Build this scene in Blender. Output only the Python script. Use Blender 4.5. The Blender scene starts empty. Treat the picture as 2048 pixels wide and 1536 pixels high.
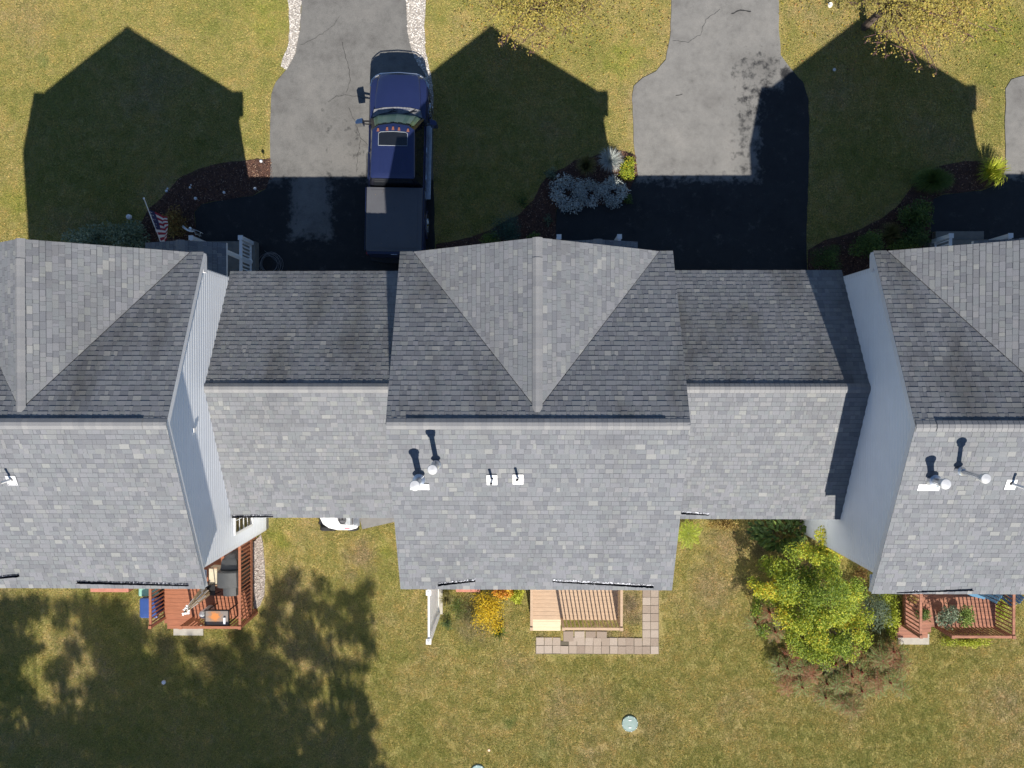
import bpy, bmesh, math, random
from mathutils import Vector, Matrix, noise as mnoise

rnd = random.Random(7)
scene = bpy.context.scene
COL = scene.collection
PI = math.pi

# ------------------------------------------------------------------ camera
FPX, CAM_H = 1456.694, 26.3
_a, _b, _c = .0108, -.0146, -.0001
RX = Matrix(((1, 0, 0), (0, math.cos(_a), -math.sin(_a)), (0, math.sin(_a), math.cos(_a))))
RY = Matrix(((math.cos(_b), 0, math.sin(_b)), (0, 1, 0), (-math.sin(_b), 0, math.cos(_b))))
RZ = Matrix(((math.cos(_c), -math.sin(_c), 0), (math.sin(_c), math.cos(_c), 0), (0, 0, 1)))
RCAM = RX @ RY @ RZ
RINV = RCAM.transposed()
cam_data = bpy.data.cameras.new('drone_camera')
cam = bpy.data.objects.new('drone_camera', cam_data)
COL.objects.link(cam)
cam_data.sensor_width = 36
cam_data.lens = FPX / 2048 * 36
cam_data.clip_end = 600
cam.matrix_world = Matrix.Translation((0, 0, CAM_H)) @ RINV.to_4x4()
scene.camera = cam


def U(px, py, z=0.0):
    """where the sight line of a photo pixel meets height z (world x, y)"""
    d = RINV @ Vector(((px - 1024) / FPX, -(py - 768) / FPX, -1))
    t = (z - CAM_H) / d.z
    return (d.x * t, d.y * t)


def U3(px, py, z=0.0):
    p = U(px, py, z)
    return Vector((p[0], p[1], z))


# ------------------------------------------------------------------ sky, sun, exposure
SUNV = Vector((.1935, -1.151, 1.0)).normalized()          # towards the sun
SUN_EL = math.asin(SUNV.z)
world = bpy.data.worlds.new("World")
scene.world = world
world.use_nodes = True
wn, wl = world.node_tree.nodes, world.node_tree.links
bg = wn['Background']
sky = wn.new('ShaderNodeTexSky')
sky.sky_type = 'NISHITA'
sky.sun_disc = False
sky.sun_elevation = SUN_EL
sky.sun_rotation = math.atan2(SUNV.x, SUNV.y)
sky.altitude = 100
sky.air_density = 1.0
sky.dust_density = .1
sky.ozone_density = 5.0
wl.new(sky.outputs[0], bg.inputs[0])
bg.inputs[1].default_value = .068
sun_data = bpy.data.lights.new('sun', 'SUN')
sun_data.energy = 5.0
sun_data.angle = math.radians(.55)
sun_data.color = (1.0, .93, .82)
sun = bpy.data.objects.new('sun', sun_data)
COL.objects.link(sun)
sun.rotation_euler = SUNV.to_track_quat('Z', 'Y').to_euler()
sun.location = SUNV * 80
scene.view_settings.view_transform = 'Standard'
scene.view_settings.look = 'None'
scene.view_settings.exposure = .62
scene.view_settings.gamma = 1
scene.view_settings.use_curve_mapping = False


# ------------------------------------------------------------------ materials
def mk(name):
    m = bpy.data.materials.new(name)
    m.use_nodes = True
    return m, m.node_tree.nodes, m.node_tree.links, m.node_tree.nodes['Principled BSDF']


def c4(c):
    return (c[0], c[1], c[2], 1)


def ramp_node(n, stops):
    r = n.new('ShaderNodeValToRGB')
    el = r.color_ramp.elements
    while len(el) < len(stops):
        el.new(.5)
    for e, (p, c) in zip(el, stops):
        e.position = p
        e.color = c4(c)
    return r


def pmat(name, col, rough=.6, var=.12, scale=6.0, fine=0.0, fscale=120, bump=0.0, bscale=60, metal=0.0, coat=0.0, spec=.5, stretch=None):
    m, n, l, b = mk(name)
    geo = n.new('ShaderNodeNewGeometry')
    vec = geo.outputs['Position']
    if stretch:
        mp = n.new('ShaderNodeMapping')
        mp.inputs['Scale'].default_value = stretch
        l.new(vec, mp.inputs[0])
        vec = mp.outputs[0]
    t = n.new('ShaderNodeTexNoise')
    t.inputs['Scale'].default_value = scale
    t.inputs['Detail'].default_value = 5
    l.new(vec, t.inputs['Vector'])
    r = ramp_node(n, [(.3, [x * (1 - var) for x in col]), (.7, [min(1, x * (1 + var)) for x in col])])
    l.new(t.outputs['Fac'], r.inputs[0])
    out = r.outputs[0]
    if fine:
        t2 = n.new('ShaderNodeTexNoise')
        t2.inputs['Scale'].default_value = fscale
        t2.inputs['Detail'].default_value = 2
        l.new(vec, t2.inputs['Vector'])
        r2 = ramp_node(n, [(.35, (1 - fine,) * 3), (.65, (1 + fine,) * 3)])
        l.new(t2.outputs['Fac'], r2.inputs[0])
        mx = n.new('ShaderNodeMix')
        mx.data_type = 'RGBA'
        mx.blend_type = 'MULTIPLY'
        mx.inputs[0].default_value = 1
        l.new(out, mx.inputs[6])
        l.new(r2.outputs[0], mx.inputs[7])
        out = mx.outputs[2]
    l.new(out, b.inputs['Base Color'])
    b.inputs['Roughness'].default_value = rough
    b.inputs['Metallic'].default_value = metal
    b.inputs['Coat Weight'].default_value = coat
    b.inputs['Coat Roughness'].default_value = .05
    b.inputs['Specular IOR Level'].default_value = spec
    if bump:
        t3 = n.new('ShaderNodeTexNoise')
        t3.inputs['Scale'].default_value = bscale
        t3.inputs['Detail'].default_value = 3
        l.new(vec, t3.inputs['Vector'])
        bp = n.new('ShaderNodeBump')
        bp.inputs['Strength'].default_value = bump
        bp.inputs['Distance'].default_value = .02
        l.new(t3.outputs['Fac'], bp.inputs['Height'])
        l.new(bp.outputs[0], b.inputs['Normal'])
    return m


def tone_mat(name, stops, rough=.8, fine=.15, fscale=150, stain=None, transl=0.0, spec=.3, bump=0, broad=0):
    """colour from the face attribute 'tone', with fine grain; stain = (colour, amount)"""
    m, n, l, b = mk(name)
    at = n.new('ShaderNodeAttribute')
    at.attribute_name = 'tone'
    r = ramp_node(n, stops)
    l.new(at.outputs['Fac'], r.inputs[0])
    out = r.outputs[0]
    geo = n.new('ShaderNodeNewGeometry')
    if fine:
        t2 = n.new('ShaderNodeTexNoise')
        t2.inputs['Scale'].default_value = fscale
        t2.inputs['Detail'].default_value = 2
        l.new(geo.outputs['Position'], t2.inputs['Vector'])
        r2 = ramp_node(n, [(.35, (1 - fine,) * 3), (.65, (1 + fine,) * 3)])
        l.new(t2.outputs['Fac'], r2.inputs[0])
        mx = n.new('ShaderNodeMix')
        mx.data_type = 'RGBA'
        mx.blend_type = 'MULTIPLY'
        mx.inputs[0].default_value = 1
        l.new(out, mx.inputs[6])
        l.new(r2.outputs[0], mx.inputs[7])
        out = mx.outputs[2]
    if stain:
        scol, amt, lo, hi = stain
        mp = n.new('ShaderNodeMapping')
        mp.inputs['Scale'].default_value = (1.0, .45, .3)
        l.new(geo.outputs['Position'], mp.inputs[0])
        t4 = n.new('ShaderNodeTexNoise')
        t4.inputs['Scale'].default_value = .75
        t4.inputs['Detail'].default_value = 6
        t4.inputs['Roughness'].default_value = .6
        l.new(mp.outputs[0], t4.inputs['Vector'])
        mr = n.new('ShaderNodeMapRange')
        mr.inputs[1].default_value = lo
        mr.inputs[2].default_value = hi
        mr.inputs[3].default_value = 0
        mr.inputs[4].default_value = amt
        l.new(t4.outputs['Fac'], mr.inputs[0])
        mx2 = n.new('ShaderNodeMix')
        mx2.data_type = 'RGBA'
        mx2.blend_type = 'MULTIPLY'
        sn = n.new('ShaderNodeSeparateXYZ')
        l.new(geo.outputs['Normal'], sn.inputs[0])
        fm = n.new('ShaderNodeMapRange')
        fm.inputs[1].default_value = -.1
        fm.inputs[2].default_value = .3
        fm.inputs[3].default_value = .22
        fm.inputs[4].default_value = 1
        l.new(sn.outputs['Y'], fm.inputs[0])
        mm_ = n.new('ShaderNodeMath')
        mm_.operation = 'MULTIPLY'
        l.new(fm.outputs[0], mm_.inputs[0])
        l.new(mr.outputs[0], mm_.inputs[1])
        l.new(mm_.outputs[0], mx2.inputs[0])
        l.new(out, mx2.inputs[6])
        mx2.inputs[7].default_value = c4(scol)
        out = mx2.outputs[2]
    l.new(out, b.inputs['Base Color'])
    b.inputs['Roughness'].default_value = rough
    b.inputs['Specular IOR Level'].default_value = spec
    if transl:
        tr = n.new('ShaderNodeBsdfTranslucent')
        l.new(out, tr.inputs['Color'])
        ms = n.new('ShaderNodeMixShader')
        ms.inputs[0].default_value = transl
        l.new(b.outputs[0], ms.inputs[1])
        l.new(tr.outputs[0], ms.inputs[2])
        l.new(ms.outputs[0], n['Material Output'].inputs[0])
    return m


M = {}
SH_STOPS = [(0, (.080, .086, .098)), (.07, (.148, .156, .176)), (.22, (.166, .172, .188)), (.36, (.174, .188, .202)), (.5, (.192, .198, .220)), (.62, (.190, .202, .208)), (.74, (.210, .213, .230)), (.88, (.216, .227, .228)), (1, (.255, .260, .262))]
M['shingle'] = tone_mat('weathered_shingle', SH_STOPS, rough=.9, fine=.20, fscale=170, stain=((.50, .47, .42), .95, .48, .76), spec=.15)
M['cap'] = tone_mat('ridge_cap_shingle', [(0, (.185, .190, .204)), (.5, (.215, .219, .230)), (1, (.25, .252, .258))], rough=.9, fine=.18, fscale=170, spec=.15)
M['underlay'] = pmat('roof_underlay', (.035, .037, .042), rough=.9)
M['white_vinyl'] = pmat('white_vinyl', (.80, .80, .80), rough=.38, var=.02, scale=3)
M['siding'] = pmat('vinyl_siding', (.82, .845, .885), rough=.5, var=.025, scale=2)
M['trim'] = pmat('white_trim', (.76, .76, .78), rough=.45, var=.03)
M['metal'] = pmat('galvanised_metal', (.62, .64, .67), rough=.32, var=.15, scale=14, metal=.85)
M['bright_metal'] = pmat('bright_flashing', (.60, .61, .63), rough=.5, var=.12, scale=9, metal=.3)
M['chrome'] = pmat('chrome', (.75, .76, .78), rough=.12, var=.03, metal=1)
M['black'] = pmat('black_plastic', (.012, .012, .014), rough=.5)
M['rubber'] = pmat('tyre_rubber', (.02, .02, .021), rough=.85)
M['glass_dark'] = pmat('dark_glass', (.012, .014, .018), rough=.06, var=.1, spec=.9)
M['conc'] = pmat('concrete', (.20, .19, .17), rough=.85, var=.12, scale=5, fine=.12, fscale=90, bump=.2)
M['pale_conc'] = pmat('pale_concrete', (.40, .38, .33), rough=.85, var=.1, scale=6, fine=.1)
M['red_stain'] = pmat('red_deck_stain', (.31, .115, .058), rough=.62, var=.16, scale=3, fine=.12, fscale=60, stretch=(1, 8, 8))
M['red_stain_worn'] = pmat('worn_red_deck_stain', (.30, .13, .08), rough=.65, var=.3, scale=2.2, fine=.2, fscale=40, stretch=(1, 6, 6))
M['tan_wood'] = pmat('tan_deck_wood', (.43, .30, .20), rough=.65, var=.10, scale=3, fine=.08, fscale=60, stretch=(1, 8, 8))
M['pale_wood'] = pmat('pale_new_wood', (.62, .52, .36), rough=.65, var=.08, scale=3, fine=.06, fscale=60, stretch=(1, 8, 8))
M['brown_wood'] = pmat('brown_wood', (.30, .17, .10), rough=.7, var=.15)
M['bark'] = pmat('bark', (.085, .062, .05), rough=.9, var=.3, scale=10, bump=.5, bscale=30)
M['twig'] = pmat('purple_brown_twig', (.13, .07, .07), rough=.8, var=.25, scale=10)
M['grill_cover'] = pmat('grey_grill_cover', (.055, .058, .06), rough=.55, var=.12, scale=4)


# ------------------------------------------------------------------ mesh builder
ORG = {}


class MB:
    def __init__(s):
        s.v, s.f, s.mi, s.t = [], [], [], []

    def add(s, vs, fs, tone=.5, mi=0):
        o = len(s.v)
        s.v.extend(tuple(p) for p in vs)
        for f in fs:
            s.f.append(tuple(i + o for i in f))
            s.mi.append(mi)
            s.t.append(tone)

    def box(s, a, b, tone=.5, mi=0, mat=None):
        x0, y0, z0 = a
        x1, y1, z1 = b
        vs = [(x0, y0, z0), (x1, y0, z0), (x1, y1, z0), (x0, y1, z0), (x0, y0, z1), (x1, y0, z1), (x1, y1, z1), (x0, y1, z1)]
        if mat is not None:
            vs = [mat @ Vector(p) for p in vs]
        s.add(vs, [(0, 3, 2, 1), (4, 5, 6, 7), (0, 1, 5, 4), (1, 2, 6, 5), (2, 3, 7, 6), (3, 0, 4, 7)], tone, mi)

    def bar(s, p, q, w, h, tone=.5, mi=0, up=Vector((0, 0, 1))):
        """square bar from p to q"""
        p, q = Vector(p), Vector(q)
        d = (q - p)
        L = d.length
        if L < 1e-6:
            return
        d /= L
        if abs(d.dot(up)) > .98:
            up = Vector((0, 1, 0))
        x = d.cross(up).normalized()
        y = x.cross(d).normalized()
        m = Matrix((x, d, y)).transposed().to_4x4()
        m.translation = p
        s.box((-w / 2, 0, -h / 2), (w / 2, L, h / 2), tone, mi, m)

    def tube(s, pts, rad, n=8, tone=.5, mi=0, cap=True):
        pts = [Vector(p) for p in pts]
        if not hasattr(rad, '__len__'):
            rad = [rad] * len(pts)
        vs, fs = [], []
        prev = None
        for i, p in enumerate(pts):
            d = (pts[min(i + 1, len(pts) - 1)] - pts[max(i - 1, 0)])
            if d.length < 1e-7:
                d = Vector((0, 0, 1))
            d.normalize()
            if prev is None:
                up = Vector((0, 0, 1)) if abs(d.z) < .9 else Vector((1, 0, 0))
                x = d.cross(up).normalized()
            else:
                x = (prev - d * prev.dot(d))
                x = x.normalized() if x.length > 1e-5 else d.orthogonal().normalized()
            prev = x
            y = d.cross(x)
            for k in range(n):
                a = 2 * PI * k / n
                vs.append(p + (x * math.cos(a) + y * math.sin(a)) * rad[i])
        for i in range(len(pts) - 1):
            for k in range(n):
                k2 = (k + 1) % n
                fs.append((i * n + k, i * n + k2, (i + 1) * n + k2, (i + 1) * n + k))
        if cap:
            fs.append(tuple(range(n - 1, -1, -1)))
            fs.append(tuple((len(pts) - 1) * n + k for k in range(n)))
        s.add(vs, fs, tone, mi)

    def lathe(s, o, prof, n=20, tone=.5, mi=0, axis=None):
        """prof: (r, h) from bottom to top"""
        o = Vector(o)
        if axis is None:
            X, Y, Z = Vector((1, 0, 0)), Vector((0, 1, 0)), Vector((0, 0, 1))
        else:
            Z = Vector(axis).normalized()
            X = Z.orthogonal().normalized()
            Y = Z.cross(X)
        vs, fs = [], []
        for r, h in prof:
            for k in range(n):
                a = 2 * PI * k / n
                vs.append(o + X * (r * math.cos(a)) + Y * (r * math.sin(a)) + Z * h)
        for i in range(len(prof) - 1):
            for k in range(n):
                k2 = (k + 1) % n
                fs.append((i * n + k, i * n + k2, (i + 1) * n + k2, (i + 1) * n + k))
        fs.append(tuple(range(n - 1, -1, -1)))
        fs.append(tuple((len(prof) - 1) * n + k for k in range(n)))
        s.add(vs, fs, tone, mi)

    def prism(s, poly, z0, z1, tone=.5, mi=0):
        n = len(poly)
        vs = [(p[0], p[1], z0) for p in poly] + [(p[0], p[1], z1) for p in poly]
        ar = sum(poly[i][0] * poly[(i + 1) % n][1] - poly[(i + 1) % n][0] * poly[i][1] for i in range(n))
        idx = list(range(n)) if ar > 0 else list(range(n - 1, -1, -1))
        fs = [tuple(reversed(idx)), tuple(i + n for i in idx)]
        for k in range(n):
            i, j = idx[k], idx[(k + 1) % n]
            fs.append((i, j, j + n, i + n))
        s.add(vs, fs, tone, mi)

    def loft(s, rings, tone=.5, mi=0, close=True, ends=True):
        n = len(rings[0])
        vs = [p for r in rings for p in r]
        fs = []
        for i in range(len(rings) - 1):
            for k in range(n if close else n - 1):
                k2 = (k + 1) % n
                fs.append((i * n + k, i * n + k2, (i + 1) * n + k2, (i + 1) * n + k))
        if ends:
            fs.append(tuple(range(n - 1, -1, -1)))
            fs.append(tuple((len(rings) - 1) * n + k for k in range(n)))
        s.add(vs, fs, tone, mi)

    def mesh(s, name, mats, org=(0, 0, 0), smooth=False):
        me = bpy.data.meshes.new(name)
        ox, oy, oz = org
        me.from_pydata([(p[0] - ox, p[1] - oy, p[2] - oz) for p in s.v], [], s.f)
        for m in (mats if isinstance(mats, (list, tuple)) else [mats]):
            me.materials.append(m)
        me.polygons.foreach_set('material_index', s.mi)
        at = me.attributes.new('tone', 'FLOAT', 'FACE')
        at.data.foreach_set('value', s.t)
        if smooth:
            me.polygons.foreach_set('use_smooth', [True] * len(s.f))
        me.update()
        return me

    def build(s, name, mats, parent=None, smooth=False, org=None, label=None, cat=None, group=None, kind=None, bevel=0):
        if parent is not None:
            org = ORG[parent.name]
        elif org is None:
            org = (0, 0, 0)
        me = s.mesh(name, mats, org, smooth)
        if smooth:
            try:
                me.set_sharp_from_angle(angle=math.radians(38))
            except Exception:
                pass
        o = bpy.data.objects.new(name, me)
        COL.objects.link(o)
        ORG[o.name] = tuple(org)
        if parent is not None:
            o.parent = parent
        else:
            o.location = org
        tag(o, label, cat, group, kind)
        if bevel:
            bv = o.modifiers.new('edge', 'BEVEL')
            bv.width = bevel
            bv.segments = 2
            bv.limit_method = 'ANGLE'
        return o


def tag(o, label=None, cat=None, group=None, kind=None):
    if label:
        o['label'] = label
    if cat:
        o['category'] = cat
    if group:
        o['group'] = group
    if kind:
        o['kind'] = kind


def thing(name, label, cat, loc, group=None, rot=0, local=False):
    o = bpy.data.objects.new(name, None)
    o.empty_display_size = .3
    COL.objects.link(o)
    o.location = loc
    o.rotation_euler = (0, 0, rot)
    ORG[o.name] = (0, 0, 0) if local else tuple(loc)
    tag(o, label, cat, group)
    return o


def children_of(o):
    return list(o.children)


def copy_tree(o, parent=None, loc=None):
    c = o.copy()
    COL.objects.link(c)
    c.parent = parent
    ORG[c.name] = ORG.get(o.name, (0, 0, 0))
    if loc is not None:
        c.location = loc
        ORG[c.name] = tuple(loc)
    kids = KIDS.get(o.name)
    for ch in (kids if kids is not None else children_of(o)):
        copy_tree(ch, c)
    return c


KIDS = {}


def index_kids():
    KIDS.clear()
    for o in scene.objects:
        KIDS.setdefault(o.name, [])
        if o.parent is not None:
            KIDS.setdefault(o.parent.name, []).append(o)


def in_poly(x, y, poly):
    r = False
    n = len(poly)
    j = n - 1
    for i in range(n):
        xi, yi = poly[i][0], poly[i][1]
        xj, yj = poly[j][0], poly[j][1]
        if (yi > y) != (yj > y) and x < (xj - xi) * (y - yi) / (yj - yi) + xi:
            r = not r
        j = i
    return r


def wobble(poly, step=.25, amp=.02, seed=0):
    out = []
    n = len(poly)
    for i in range(n):
        a, b = Vector(poly[i][:2]), Vector(poly[(i + 1) % n][:2])
        L = (b - a).length
        k = max(1, int(L / step))
        for j in range(k):
            p = a.lerp(b, j / k)
            nz = mnoise.noise(Vector((p.x * 1.7, p.y * 1.7, seed))) * amp + mnoise.noise(Vector((p.x * 7, p.y * 7, seed + 9))) * amp * .6
            nrm = Vector((-(b - a).y, (b - a).x)).normalized()
            p = p + nrm * nz
            out.append((p.x, p.y))
    return out


def smooth_poly(poly, it=1):
    for _ in range(it):
        out = []
        n = len(poly)
        for i in range(n):
            a, b = poly[i], poly[(i + 1) % n]
            out.append((a[0] * .75 + b[0] * .25, a[1] * .75 + b[1] * .25))
            out.append((a[0] * .25 + b[0] * .75, a[1] * .25 + b[1] * .75))
        poly = out
    return poly


def pxpoly(pts, z=0):
    return [U(x, y, z) for x, y in pts]


# ------------------------------------------------------------------ ground
DRY, SOIL, LUSH, GREEN = (.47, .35, .23), (.37, .28, .21), (.42, .43, .10), (.25, .32, .12)
BARE = [(722, 1108, .9, DRY, .8), (700, 1150, .5, SOIL, .4), (410, 1330, .8, DRY, .35), (330, 1290, .5, DRY, .4), (950, 1235, 1.2, SOIL, .7), (1262, 1215, .75, SOIL, .9), (1200, 1270, .6, SOIL, .8), (1080, 1276, .35, SOIL, .5), (1250, 1270, .4, DRY, .7), (1450, 1090, 1.0, DRY, .7),
        (1420, 1160, 1.1, DRY, .5), (1520, 1100, .5, SOIL, .6), (1640, 1340, 1.6, DRY, .45), (1230, 310, .4, DRY, .6), (560, 1080, .6, LUSH, .6), (770, 1100, .5, LUSH, .5), (530, 40, 1.2, LUSH, .5), (1250, 120, 1.0, LUSH, .6),
        (1990, 60, 1.3, LUSH, .6), (90, 120, .35, GREEN, .5), (1090, 1500, .7, GREEN, .4), (1020, 1450, .4, GREEN, .5), (1300, 1450, 1.4, DRY, .35), (1200, 1400, 1.2, DRY, .3), (60, 40, 1.4, DRY, .35), (30, 400, .9, LUSH, .5), (1950, 200, .7, DRY, .4)]


def lawn_colour(n, l, vec):
    """patchy late-summer lawn: returns a colour socket"""
    t1 = n.new('ShaderNodeTexNoise')
    t1.inputs['Scale'].default_value = .32
    t1.inputs['Detail'].default_value = 6
    t1.inputs['Roughness'].default_value = .6
    l.new(vec, t1.inputs['Vector'])
    r1 = ramp_node(n, [(.28, (.345, .345, .115)), (.42, (.430, .395, .145)), (.54, (.500, .430, .180)), (.70, (.490, .405, .225))])
    l.new(t1.outputs['Fac'], r1.inputs[0])
    t2 = n.new('ShaderNodeTexNoise')
    t2.inputs['Scale'].default_value = 2.2
    t2.inputs['Detail'].default_value = 4
    l.new(vec, t2.inputs['Vector'])
    r2 = ramp_node(n, [(.35, (.88, .92, .86)), (.5, (1, 1, 1)), (.68, (1.10, 1.03, 1.03))])
    l.new(t2.outputs['Fac'], r2.inputs[0])
    mx = n.new('ShaderNodeMix')
    mx.data_type = 'RGBA'
    mx.blend_type = 'MULTIPLY'
    mx.inputs[0].default_value = 1
    base = r1.outputs[0]
    # worn, thin and bare places
    for sx, sy, sr, colr, amt in BARE:
        cx, cy = U(sx, sy)
        vm = n.new('ShaderNodeVectorMath')
        vm.operation = 'DISTANCE'
        vm.inputs[1].default_value = (cx, cy, 0)
        l.new(vec, vm.inputs[0])
        ad = n.new('ShaderNodeMath')
        ad.operation = 'MULTIPLY_ADD'
        ad.inputs[1].default_value = sr * 1.6
        l.new(t2.outputs['Fac'], ad.inputs[0])
        l.new(vm.outputs['Value'], ad.inputs[2])
        mr = n.new('ShaderNodeMapRange')
        mr.inputs[1].default_value = sr * 1.75
        mr.inputs[2].default_value = sr * .95
        mr.inputs[3].default_value = 0
        mr.inputs[4].default_value = amt
        l.new(ad.outputs[0], mr.inputs[0])
        mb2 = n.new('ShaderNodeMix')
        mb2.data_type = 'RGBA'
        l.new(mr.outputs[0], mb2.inputs[0])
        l.new(base, mb2.inputs[6])
        mb2.inputs[7].default_value = c4(colr)
        base = mb2.outputs[2]
    l.new(base, mx.inputs[6])
    l.new(r2.outputs[0], mx.inputs[7])
    return mx.outputs[2]


def ground_mat():
    m, n, l, b = mk('lawn_soil')
    geo = n.new('ShaderNodeNewGeometry')
    c = lawn_colour(n, l, geo.outputs['Position'])
    t = n.new('ShaderNodeTexNoise')
    t.inputs['Scale'].default_value = 22
    t.inputs['Detail'].default_value = 6
    l.new(geo.outputs['Position'], t.inputs['Vector'])
    r = ramp_node(n, [(.35, (.30, .28, .26)), (.65, (.75, .72, .68))])
    l.new(t.outputs['Fac'], r.inputs[0])
    mx = n.new('ShaderNodeMix')
    mx.data_type = 'RGBA'
    mx.blend_type = 'MULTIPLY'
    mx.inputs[0].default_value = 1
    l.new(c, mx.inputs[6])
    l.new(r.outputs[0], mx.inputs[7])
    l.new(mx.outputs[2], b.inputs['Base Color'])
    b.inputs['Roughness'].default_value = .95
    b.inputs['Specular IOR Level'].default_value = .1
    return m


def blade_mat():
    m, n, l, b = mk('grass_blade')
    geo = n.new('ShaderNodeNewGeometry')
    c = lawn_colour(n, l, geo.outputs['Position'])
    at = n.new('ShaderNodeAttribute')
    at.attribute_name = 'tone'
    r = ramp_node(n, [(0, (.50, .62, .45)), (.4, (.95, 1.02, .85)), (.75, (1.35, 1.28, 1.2)), (1, (1.9, 1.65, 1.7))])
    l.new(at.outputs['Fac'], r.inputs[0])
    mx = n.new('ShaderNodeMix')
    mx.data_type = 'RGBA'
    mx.blend_type = 'MULTIPLY'
    mx.inputs[0].default_value = 1
    l.new(c, mx.inputs[6])
    l.new(r.outputs[0], mx.inputs[7])
    l.new(mx.outputs[2], b.inputs['Base Color'])
    b.inputs['Roughness'].default_value = .7
    b.inputs['Specular IOR Level'].default_value = .2
    tr = n.new('ShaderNodeBsdfTranslucent')
    l.new(mx.outputs[2], tr.inputs['Color'])
    ms = n.new('ShaderNodeMixShader')
    ms.inputs[0].default_value = .25
    l.new(b.outputs[0], ms.inputs[1])
    l.new(tr.outputs[0], ms.inputs[2])
    l.new(ms.outputs[0], n['Material Output'].inputs[0])
    return m


g = MB()
g.add([(-220, -220, 0), (220, -220, 0), (220, 220, 0), (-220, 220, 0)], [(0, 1, 2, 3)])
g.build('ground', ground_mat(), kind='structure')

# ---- outlines on the ground, read off the photograph
D1 = pxpoly([(603, -260), (603, 0), (600, 60), (592, 105), (574, 138), (552, 165), (543, 190), (541, 260), (540, 355), (531, 378), (505, 392), (430, 403),
             (402, 409), (390, 425), (392, 455), (400, 500), (400, 560), (872, 560), (870, 480), (867, 380), (866, 250), (862, 175), (846, 140), (826, 105), (816, 60), (813, 0), (813, -260)])
D2 = pxpoly([(1343, -260), (1343, 0), (1340, 75), (1331, 120), (1312, 144), (1285, 157), (1268, 172), (1264, 200), (1268, 290), (1275, 350), (1262, 372), (1256, 405), (1180, 413),
             (1114, 418), (1111, 470), (1111, 570), (1612, 570), (1613, 440), (1617, 340), (1618, 200), (1606, 165), (1580, 138), (1561, 110), (1557, 60), (1557, -260)])
D3 = pxpoly([(2300, 130), (2048, 152), (2022, 160), (2010, 178), (2009, 250), (2010, 335), (2000, 366), (1960, 382), (1885, 390), (1866, 398), (1862, 440), (1860, 570), (2300, 570)])


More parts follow.
